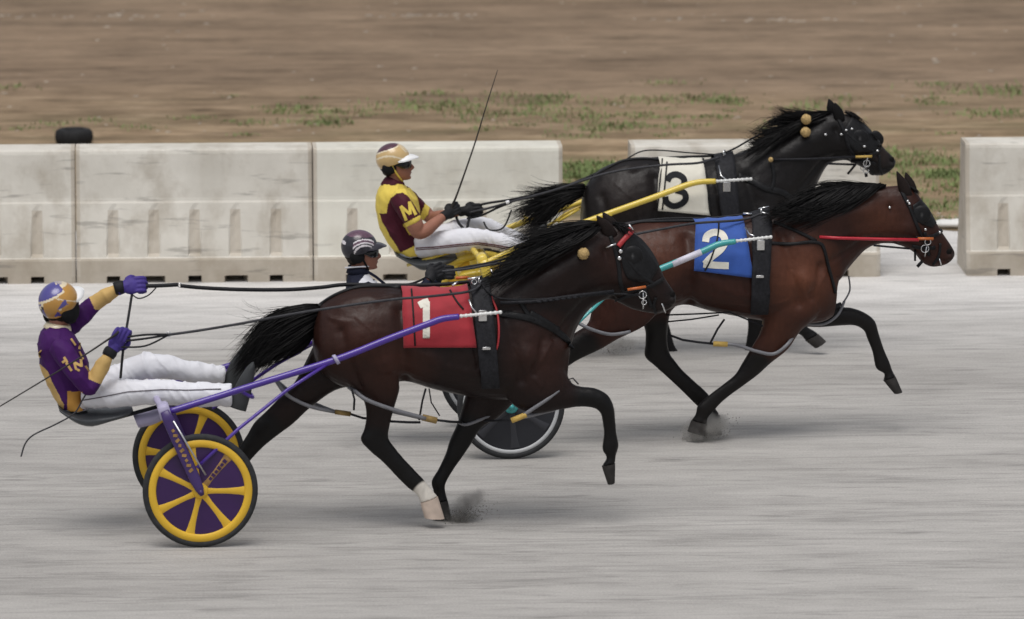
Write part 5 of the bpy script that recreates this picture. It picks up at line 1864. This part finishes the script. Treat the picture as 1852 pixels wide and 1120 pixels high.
D1 = person(T1, 'driver in purple and gold silks leaning back with both arms out on the reins',
    [(112, 737, 160, 737, .15), (97, 718, 152, 724, .165), (84, 692, 158, 702, .158), (74, 662, 162, 672, .165), (69, 632, 154, 640, .185), (71, 610, 139, 612, .185), (79, 595, 127, 598, .12), (86, 588, 122, 590, .07)],
    [[(106, 625, -.17, .066), (116, 640, -.21, .068), (138, 672, -.255, .064), (158, 697, -.265, .054), (166, 696, -.265, .050), (178, 674, -.25, .046), (188, 656, -.235, .042), (197, 641, -.22, .031)],
     [(112, 600, .17, .062), (128, 588, .20, .062), (150, 570, .215, .056), (168, 553, .215, .050), (178, 544, .21, .047), (190, 536, .20, .046), (205, 527, .19, .040), (216, 521, .18, .030)]],
    [[(150, 714, -.09, .084), (190, 714, -.12, .086), (240, 710, -.16, .084), (292, 709, -.20, .076), (340, 713, -.225, .078), (385, 714, -.245, .074), (419, 714, -.255, .070)],
     [(160, 705, .09, .08), (205, 688, .13, .082), (250, 666, .17, .082), (283, 662, .19, .078), (325, 669, .215, .066), (370, 675, .235, .060), (405, 677, .245, .056)]],
    [([(415, 735, 445, 744, .040, -.26), (418, 722, 450, 726, .046, -.26), (423, 704, 456, 702, .047, -.26), (433, 684, 460, 680, .045, -.26), (446, 665, 461, 664, .036, -.26), (455, 656, 459, 655, .016, -.26)], m_boot),
     ([(402, 697, 432, 706, .040, .25), (405, 684, 438, 688, .046, .25), (411, 668, 443, 665, .047, .25), (420, 650, 446, 646, .045, .25), (433, 636, 447, 634, .036, .25), (441, 629, 445, 628, .016, .25)], m_boot)],
    h1, rot1, 1.10, [m_jp, m_jg, m_jg, m_jo], j1, 7,
    [((211, 621, -.205), (.42, .05, .9), (.85, .35, -.4), (-.35, -.9, .2), 1.28, [(197, 641, -.22, .038), (203, 633, -.213, .037), (210, 623, -.205, .030)]),
     ((237, 517, .17), (1, 0, .1), (-.1, .4, .9), (-.05, -.9, .4), 1.25, [(212, 523, .18, .044), (222, 520, .178, .040), (235, 517, .17, .030)])],
    m_gpur, (pick1, [m_hblue, m_hgold, m_hcream, m_hdark, m_foam], m_visor), pad=1.45,
    collar=[(103, 599, 0, .092), (106, 590, 0, .084), (107, 585, 0, .07)], collar_m=m_hcream, neck=[(104, 598, 0, .062), (107, 575, 0, .060)])
jersey_mark(T1, D1[2], D1[0], [[(116, 646), (122, 656)], [(113, 656), (121, 650)], [(120, 656), (130, 671)], [(134, 656), (138, 669)], [(134, 656), (146, 662)], [(146, 650), (147, 664)], [(139, 668), (144, 671)]], 4.2, m_jg)
jersey_mark(T1, D1[2], D1[0], [[(128, 613), (136, 625)], [(145, 620), (143, 632)], [(143, 636), (150, 650)], [(154, 662), (162, 672)]], 3.0, m_jg, 'emblem')
jersey_mark(T1, D1[2], D1[0], [[(75, 634), (70, 640)], [(70, 640), (73, 647)]], 2.0, m_jg, 'emblem')
jersey_mark(T1, D1[3], D1[0], [[(150, 724), (185, 718), (230, 709), (290, 705), (340, 706), (400, 704)]], 1.6, m_seam, 'seam')

# ---- driver in yellow and maroon (farthest)
SLEEVE3 = [(700, 385), (702, 370), (707, 359), (717, 351), (728, 349), (738, 355), (746, 366), (754, 381), (761, 390), (729, 408), (716, 402), (706, 396)]
CUFF3 = [(728, 406), (763, 387), (775, 404), (741, 426)]
SIDE3 = [(687, 386), (704, 386), (729, 408), (741, 423), (760, 440), (724, 457), (705, 426), (693, 402)]
def j3(x, y, c):
    if c.y < .02 or c.y < .16 and x < 745:
        if c.y < -.10 and inside(CUFF3, x, y): return 1
        if inside(SLEEVE3, x, y) and c.y < -.08: return 0
        if inside(SIDE3, x, y): return 0
        return 1
    if c.y > .17:
        return 1 if x + (y - 380) * .3 > 764 else 0
    if x > 758 and y > 388: return 0
    return 1
def pick3(th, ph):
    a = abs(th)
    bnd = 26 + max(0, a - 50) * .36
    if ph < bnd and a > 42: return 0
    if ph < bnd + 6 and a > 42: return 2
    if a <= 42 and 20 < ph < 62: return 2 if (int((a + ph * .5) / 8)) % 2 else 1
    if ph < 20: return 0
    w = 84 - 10 * math.sin(R((a - 60) * 2.2))
    if abs(ph - w) < 3.5 and 40 < a < 165: return 2
    return 1
h3 = HC.copy()
D3 = person(T3, 'driver in yellow and maroon silks with a gold helmet, holding an upright whip',
    [(719, 459, 768, 458, .15), (707, 446, 766, 447, .165), (691, 420, 757, 428, .155), (682, 392, 759, 396, .165), (680, 363, 757, 368, .185), (684, 346, 747, 350, .18), (690, 335, 736, 339, .11), (695, 328, 730, 333, .065)],
    [[(720, 353, -.17, .066), (727, 366, -.215, .072), (738, 386, -.245, .070), (749, 404, -.26, .064), (756, 421, -.265, .048), (770, 417, -.25, .048), (785, 405, -.21, .042), (803, 391, -.15, .030)],
     [(728, 350, .17, .064), (742, 364, .21, .066), (757, 378, .24, .062), (770, 386, .25, .054), (778, 393, .24, .044), (795, 391, .19, .042), (815, 387, .13, .034), (836, 382, .08, .028)]],
    [[(752, 447, -.09, .075), (795, 440, -.13, .084), (845, 433, -.18, .080), (880, 432, -.20, .066), (915, 441, -.22, .058), (955, 452, -.24, .050)],
     [(758, 436, .09, .08), (805, 425, .13, .08), (848, 413, .17, .072), (880, 412, .19, .062), (915, 425, .21, .055), (955, 440, .23, .050)]],
    [([(948, 470, 975, 478, .040, -.25), (952, 458, 980, 460, .046, -.25), (958, 440, 985, 437, .047, -.25), (968, 422, 988, 419, .044, -.25), (978, 408, 986, 406, .018, -.25)], m_boot),
     ([(950, 455, 977, 463, .040, .24), (954, 443, 982, 445, .046, .24), (960, 425, 987, 422, .047, .24), (970, 407, 990, 404, .044, .24), (980, 393, 988, 391, .018, .24)], m_boot)],
    h3, Matrix.Rotation(R(-6), 3, 'Z'), 1.0, [m_jm, m_jy], j3, 3,
    [((814, 384, -.12), (.85, .3, .45), (-.4, .25, .88), (-.1, -.9, .25), 1.05, [(800, 393, -.16, .036), (806, 389, -.14, .036), (813, 384, -.12, .030)]),
     ((850, 381, .06), (.95, -.25, .1), (-.1, .3, .95), (-.2, -.9, .3), 1.1, [(830, 384, .10, .035), (838, 382, .085, .036), (849, 381, .06, .032)])],
    m_gblk, (pick3, [m_hmar, m_htan, m_hcream, m_foam], m_visor),
    collar=[(710, 340, 0, .092), (713, 331, 0, .082), (716, 324, 0, .066)], collar_m=m_jm, strap_m=m_jy, neck=[(713, 340, 0, .06), (714, 318, 0, .055)])
jersey_mark(T3, D3[2], D3[0], [[(735, 399), (725, 373)], [(725, 373), (742, 388)], [(742, 388), (740, 365)], [(740, 365), (752, 389)]], 5.0, m_jy)
jersey_mark(T3, D3[3], D3[0], [[(752, 449), (785, 447), (830, 442), (865, 439), (895, 443), (925, 449)]], 1.7, m_seamr, 'stripe')
jersey_mark(T3, D3[3], D3[0], [[(752, 452), (785, 450), (830, 445), (865, 442), (895, 446), (922, 452)]], 1.1, m_seamr, 'stripe')

# ---- driver in navy and white (middle, only head and shoulders show)
K2 = 1.055
def q2(x, y):
    return (651 + (x - 712) * K2, 449 + (y - 289) * K2)
def m2(rows):
    return [(*q2(r[0], r[1]), *q2(r[2], r[3]), *r[4:]) for r in rows]
def a2(rows):
    return [(*q2(r[0], r[1]), *r[2:]) for r in rows]
def j2(x, y, c):
    if x > np.interp(y, [490, 503, 520], [664, 656, 642]) and abs(c.y) < .17 and x < np.interp(y, [488, 514, 530], [664, 696, 712]): return 1
    return 0
def pick2(th, ph):
    a = abs(th)
    if ph < 50: return 1
    if 42 < a < 120:
        arc = math.hypot((a - 78) * .9, (ph - 112))
        if 30 < arc < 36 or 40 < arc < 45 or 52 < arc < 57: return 2
        if 45 <= arc < 52: return 3
    if a > 150 and 70 < ph < 80: return 2
    return 0
D2 = person(T2, 'driver in a navy and white jacket and dark helmet, mostly hidden by the nearest horse',
    m2([(719, 459, 768, 458, .15), (707, 446, 766, 447, .165), (695, 420, 757, 428, .155), (689, 392, 755, 396, .165), (687, 368, 750, 372, .185), (688, 350, 744, 356, .18), (692, 336, 732, 342, .105), (696, 329, 726, 334, .062)]),
    [a2([(720, 358, -.17, .066), (727, 372, -.215, .072), (738, 390, -.245, .070), (749, 404, -.26, .064), (756, 418, -.265, .052)]) + [(715, 580, -.25, .048), (752, 545, -.19, .042), (775, 506, -.13, .030)],
     a2([(726, 356, .17, .064), (740, 370, .21, .066), (753, 385, .24, .062), (762, 396, .25, .054), (770, 400, .24, .048)]) + [(730, 570, .19, .042), (765, 540, .12, .034), (790, 505, .06, .028)]],
    [a2([(752, 447, -.09, .075), (795, 440, -.13, .084), (845, 433, -.18, .080), (880, 432, -.20, .066), (915, 441, -.22, .058), (955, 452, -.24, .050)]),
     a2([(758, 438, .09, .08), (805, 430, .13, .08), (848, 424, .17, .072), (880, 424, .19, .062), (915, 433, .21, .055), (955, 446, .23, .050)])],
    [(m2([(948, 470, 975, 478, .040, -.25), (952, 458, 980, 460, .046, -.25), (958, 440, 985, 437, .047, -.25), (968, 422, 988, 419, .044, -.25), (978, 408, 986, 406, .018, -.25)]), m_boot),
     (m2([(950, 462, 977, 470, .040, .24), (954, 450, 982, 452, .046, .24), (960, 432, 987, 429, .047, .24), (970, 414, 990, 411, .044, .24), (980, 400, 988, 398, .018, .24)]), m_boot)],
    T2.P(651, 448, 0), Matrix.Rotation(R(6), 3, 'Z') @ Matrix.Rotation(R(3), 3, 'Y'), 1.0, [m_navy, m_white], j2, 7,
    [((783, 494, -.11), (.85, .3, .35), (-.4, .25, .88), (-.1, -.9, .25), 1.1, [(775, 508, -.14, .036), (779, 501, -.125, .036), (782, 495, -.11, .030)]),
     ((798, 494, .05), (.95, -.25, .1), (-.1, .3, .95), (-.2, -.9, .3), 1.1, [(789, 506, .07, .035), (793, 500, .06, .036), (797, 494, .05, .032)])],
    m_gblk, (pick2, [m_hdark, m_hplum, m_hwht, m_hplum, m_foam], m_hdark),
    collar=[(646, 496, 0, .076), (648, 482, 0, .068)], collar_m=m_navy, neck=[(648, 500, 0, .06), (651, 474, 0, .056)])
mb = MB()
pth = [T2.P(647.6 + 23 * math.cos(a), 483 - 1.5 * math.cos(a), .072 * math.sin(a)) for a in np.linspace(0, 2 * math.pi, 25)]
mb.tube(pth, .006, 6)
part('collar_piping', mb, m_white, D2[0])
jersey_mark(T2, D2[2], D2[0], [[(664, 491), (680, 501), (696, 514)]], 5, m_navy, 'lapel')

for pts in ([(207, 523, .18, .042), (218, 520, .179, .046), (224, 519, .178, .040)], [(195, 645, -.222, .040), (199, 638, -.217, .045), (203, 632, -.212, .040)]):
    part('cuff', MB().tube([T1.P(*q[:3]) for q in pts], [q[3] for q in pts], 16, sub=2), m_gblk, D1[0])
# ------------------------------------------------------------------ reins and whips
m_rein = mat('rein_leather', (0.016, 0.016, 0.018), 0.5, var=0.25, scale=20)
m_rein2 = mat('worn_rein', (0.045, 0.045, 0.05), 0.5, var=0.25, scale=20)
m_whip = mat('whip_fibre', (0.03, 0.027, 0.026), 0.5, var=0.2, scale=20)

def lines(team, name, label, cat, paths, base, mats, nm):
    root = thing(team, name, base, label, cat)
    for i, (pts, r, m) in enumerate(paths):
        part(nm[i] if isinstance(nm, list) else nm, MB().tube([team.P(*q) for q in pts], r, 8, sub=6), m, root)
    return root
p = T1.P(210, 622, -.2)
lines(T1, 'reins', 'black reins running from the purple gloved driver to the nearest horse', 'reins',
      [([(240, 518, .17), (285, 517, .17), (322, 515, .165)], .013, m_rein), ([(326, 517, .165), (370, 521, .16), (440, 524, .15), (520, 524, .14), (580, 520, .12), (625, 515, .10), (700, 516, .09), (790, 515, .08), (866, 508, .07)], .0125, m_rein),
       ([(214, 612, -.2), (260, 606, -.2), (303, 605, -.2)], .007, m_rein), ([(214, 618, -.2), (260, 613, -.2), (303, 606, -.2)], .007, m_rein), ([(214, 628, -.2), (262, 626, -.2), (303, 607, -.2)], .006, m_rein),
       ([(303, 606, -.2), (360, 598, -.21), (432, 586, -.25), (560, 563, -.30), (700, 543, -.31), (780, 536, -.29), (850, 527, -.18), (870, 514, -.08)], .0085, m_rein2),
       ([(239, 530, .16), (232, 575, .05), (227, 605, -.15), (222, 640, -.19), (218, 684, -.16)], .0085, m_rein),
       ([(285, 517, .17), (270, 533, .15), (252, 540, .14), (240, 534, .15)], .0045, m_rein),
       ([(163, 702, -.28), (150, 722, -.28), (134, 748, -.27), (100, 768, -.25), (62, 786, -.22), (46, 802, -.2), (38, 826, -.2)], .005, m_rein2),
       ([(870, 514, -.08), (905, 540, -.2), (1000, 540, -.17), (1100, 532, -.15), (1160, 534, -.12)], .007, m_rein)], (p.x, p.y, 0), None, 'rein')
mb = MB()
torus(mb, T1.P(305, 605, -.2), .014, .004)
torus(mb, T1.P(325, 516, .165), .012, .004)
o = [x for x in COL.objects if x.name == 'reins'][0]
part('rein_ring', mb, m_steel, o)

p = T3.P(850, 381, .06)
lines(T3, 'reins', 'black reins running from the black gloved yellow driver to the farthest horse', 'reins',
      [([(855, 375, .05), (880, 368, .05), (920, 362, .04), (945, 357, .03), (1000, 345, .0), (1060, 322, .05), (1120, 296, .06), (1180, 287, .06), (1290, 282, .06)], .009, m_rein),
       ([(850, 385, .03), (890, 375, -.04), (925, 365, -.12), (1000, 345, -.22), (1100, 313, -.29), (1197, 299, -.29), (1262, 295, -.27), (1300, 285, -.12)], .0085, m_rein2),
       ([(845, 395, .05), (870, 390, .0), (900, 376, -.06), (925, 366, -.12)], .008, m_rein),
       ([(825, 392, -.1), (830, 404, -.13), (838, 413, -.15)], .010, m_rein), ([(850, 392, .05), (847, 402, -.1), (845, 413, -.14)], .010, m_rein),
       ([(875, 402, .1), (885, 416, .0), (910, 412, -.05), (925, 380, -.1)], .006, m_rein),
       ([(1130, 290, 0), (1160, 274, 0), (1195, 272, 0), (1240, 276, 0), (1300, 280, 0)], .005, m_rein), ([(1305, 279, -.04), (1330, 268, -.04), (1358, 252, -.04), (1400, 230, -.03)], .007, m_rein)], (p.x, p.y, 0), None, 'rein')
mb = MB()
q = T3.P(918, 366, -.11)
mb.tube([q - Vector((.012, 0, .004)), q + Vector((.012, 0, .004))], .013, 10)
part('rein_ring', mb, m_visor, [x for x in COL.objects if x.name == 'reins.001'][0])

p = T2.P(785, 494, -.1)
lines(T2, 'reins', 'black reins running from the navy driver over the bay horse in the middle', 'reins',
      [([(788, 492, -.1), (840, 487, -.12), (880, 480, -.15), (950, 468, -.22), (1050, 448, -.28), (1145, 425, -.29), (1200, 414, -.28), (1258, 404, -.24), (1340, 398, -.12), (1378, 386, -.07)], .0085, m_rein2),
       ([(800, 492, .05), (850, 482, .08), (900, 472, .1), (1000, 445, .1), (1100, 412, .08), (1185, 397, .06), (1290, 394, .06), (1376, 384, .06)], .0085, m_rein),
       ([(775, 500, -.1), (745, 513, -.2), (700, 520, -.25), (660, 518, -.26)], .008, m_rein)], (p.x, p.y, 0), None, 'rein')

w = T1.P(211, 621, -.2)
mb = MB().tube([T1.P(*q) for q in [(214, 600, -.22), (208, 606, -.24), (190, 618, -.30), (155, 641, -.34), (75, 690, -.40), (0, 735, -.45), (-60, 770, -.48)]], [.009, .008, .0065, .0055, .0048, .004, .003], 8, sub=5)
solo(T1, 'whip', mb, m_whip, (w.x, w.y, 0), 'long thin black whip slanting down behind the purple driver', 'whip')
w = T3.P(817, 376, -.12)
mb = MB().tube([T3.P(*q) for q in [(812, 390, -.12), (818, 372, -.12), (828, 348, -.12), (858, 262, -.12), (880, 190, -.12), (900, 127, -.12)]], [.011, .010, .007, .0055, .004, .0025], 8, sub=5)
solo(T3, 'whip', mb, m_whip, (w.x, w.y, 0), 'thin upright whip held in the black glove of the yellow driver', 'whip')

# ------------------------------------------------------------------ dust and sand thrown up by the hooves
def dust_material(dens, col, rx, ry, rz, lean):
    m = bpy.data.materials.new('hoof_dust')
    m.use_nodes = True
    nt = m.node_tree
    nt.nodes.clear()
    out = nt.nodes.new('ShaderNodeOutputMaterial')
    pv = nt.nodes.new('ShaderNodeVolumePrincipled')
    pv.inputs['Color'].default_value = col + (1,)
    pv.inputs['Anisotropy'].default_value = 0.2
    v = nt.nodes.new('ShaderNodeTexCoord').outputs['Object']
    mp = node(nt, 'ShaderNodeMapping'); mp.inputs['Scale'].default_value = (1 / rx, 1 / ry, 1 / rz); mp.inputs['Location'].default_value = (0, 0, 0)
    nt.links.new(v, mp.inputs[0])
    ln = nt.nodes.new('ShaderNodeVectorMath'); ln.operation = 'LENGTH'
    nt.links.new(mp.outputs[0], ln.inputs[0])
    fall = ramp(nt, ln.outputs['Value'], [(0.0, 1.0), (0.55, .35), (0.95, 0.0)])
    nz = node(nt, 'ShaderNodeTexNoise'); nz.inputs['Scale'].default_value = 14; nz.inputs['Detail'].default_value = 4
    nt.links.new(v, nz.inputs[0])
    nr = ramp(nt, nz.outputs['Fac'], [(0.38, 0.05), (0.68, 1.0)])
    mu = nt.nodes.new('ShaderNodeMath'); mu.operation = 'MULTIPLY'
    nt.links.new(fall, mu.inputs[0]); nt.links.new(nr, mu.inputs[1])
    m2_ = nt.nodes.new('ShaderNodeMath'); m2_.operation = 'MULTIPLY'; m2_.inputs[1].default_value = dens
    nt.links.new(mu.outputs[0], m2_.inputs[0])
    nt.links.new(m2_.outputs[0], pv.inputs['Density'])
    nt.links.new(pv.outputs[0], out.inputs['Volume'])
    return m
m_sand = mat('kicked_sand', (0.20, 0.19, 0.175), 0.95, var=0.3, scale=50)
def dust(team, px, py, w, rx, ry, rz, dens, n, tilt=0, col=(0.40, 0.385, 0.36)):
    c = team.P(px, py, w)
    mb = MB().ball((0, 0, 0), (rx, ry, rz), nu=24, nv=16)
    me = mb.mesh('dust')
    me.materials.append(dust_material(dens, col, rx, ry, rz, 0))
    o = bpy.data.objects.new('dust', me)
    o.location = team.world((c.x, c.y, c.z))
    o.rotation_euler = (0, R(-tilt), team.a)
    COL.objects.link(o)
    tag(o, kind='stuff')
    g = MB()
    for i in range(n):
        t = random.random() ** 1.5
        p = Vector((c.x - rx * .5 + t * rx * 1.3 + random.gauss(0, .05), c.y + random.gauss(0, .06), .004 + abs(random.gauss(0, .03)) + t * random.random() * rz * 1.5))
        s = random.uniform(.0012, .0042)
        g.ball(p, (s, s, s), nu=5, nv=4)
    return g
gs = []
for T, args in ((T1, (842, 914, .06, .19, .13, .085, 34, 300, 32, (.36, .345, .33))), (T1, (836, 936, .06, .13, .12, .04, 45, 200, 4, (.28, .27, .255))), (T2, (1276, 774, -.04, .20, .22, .105, 70, 300, 14, (.66, .64, .61))),
                (T3, (1120, 622, .0, .17, .13, .07, 26, 120, 0, (.55, .53, .5)))):
    g = dust(T, *args)
    solo(T, 'sand', g, m_sand, (T.P(args[0], args[1], 0).x, 0, 0), None, None)['kind'] = 'stuff'
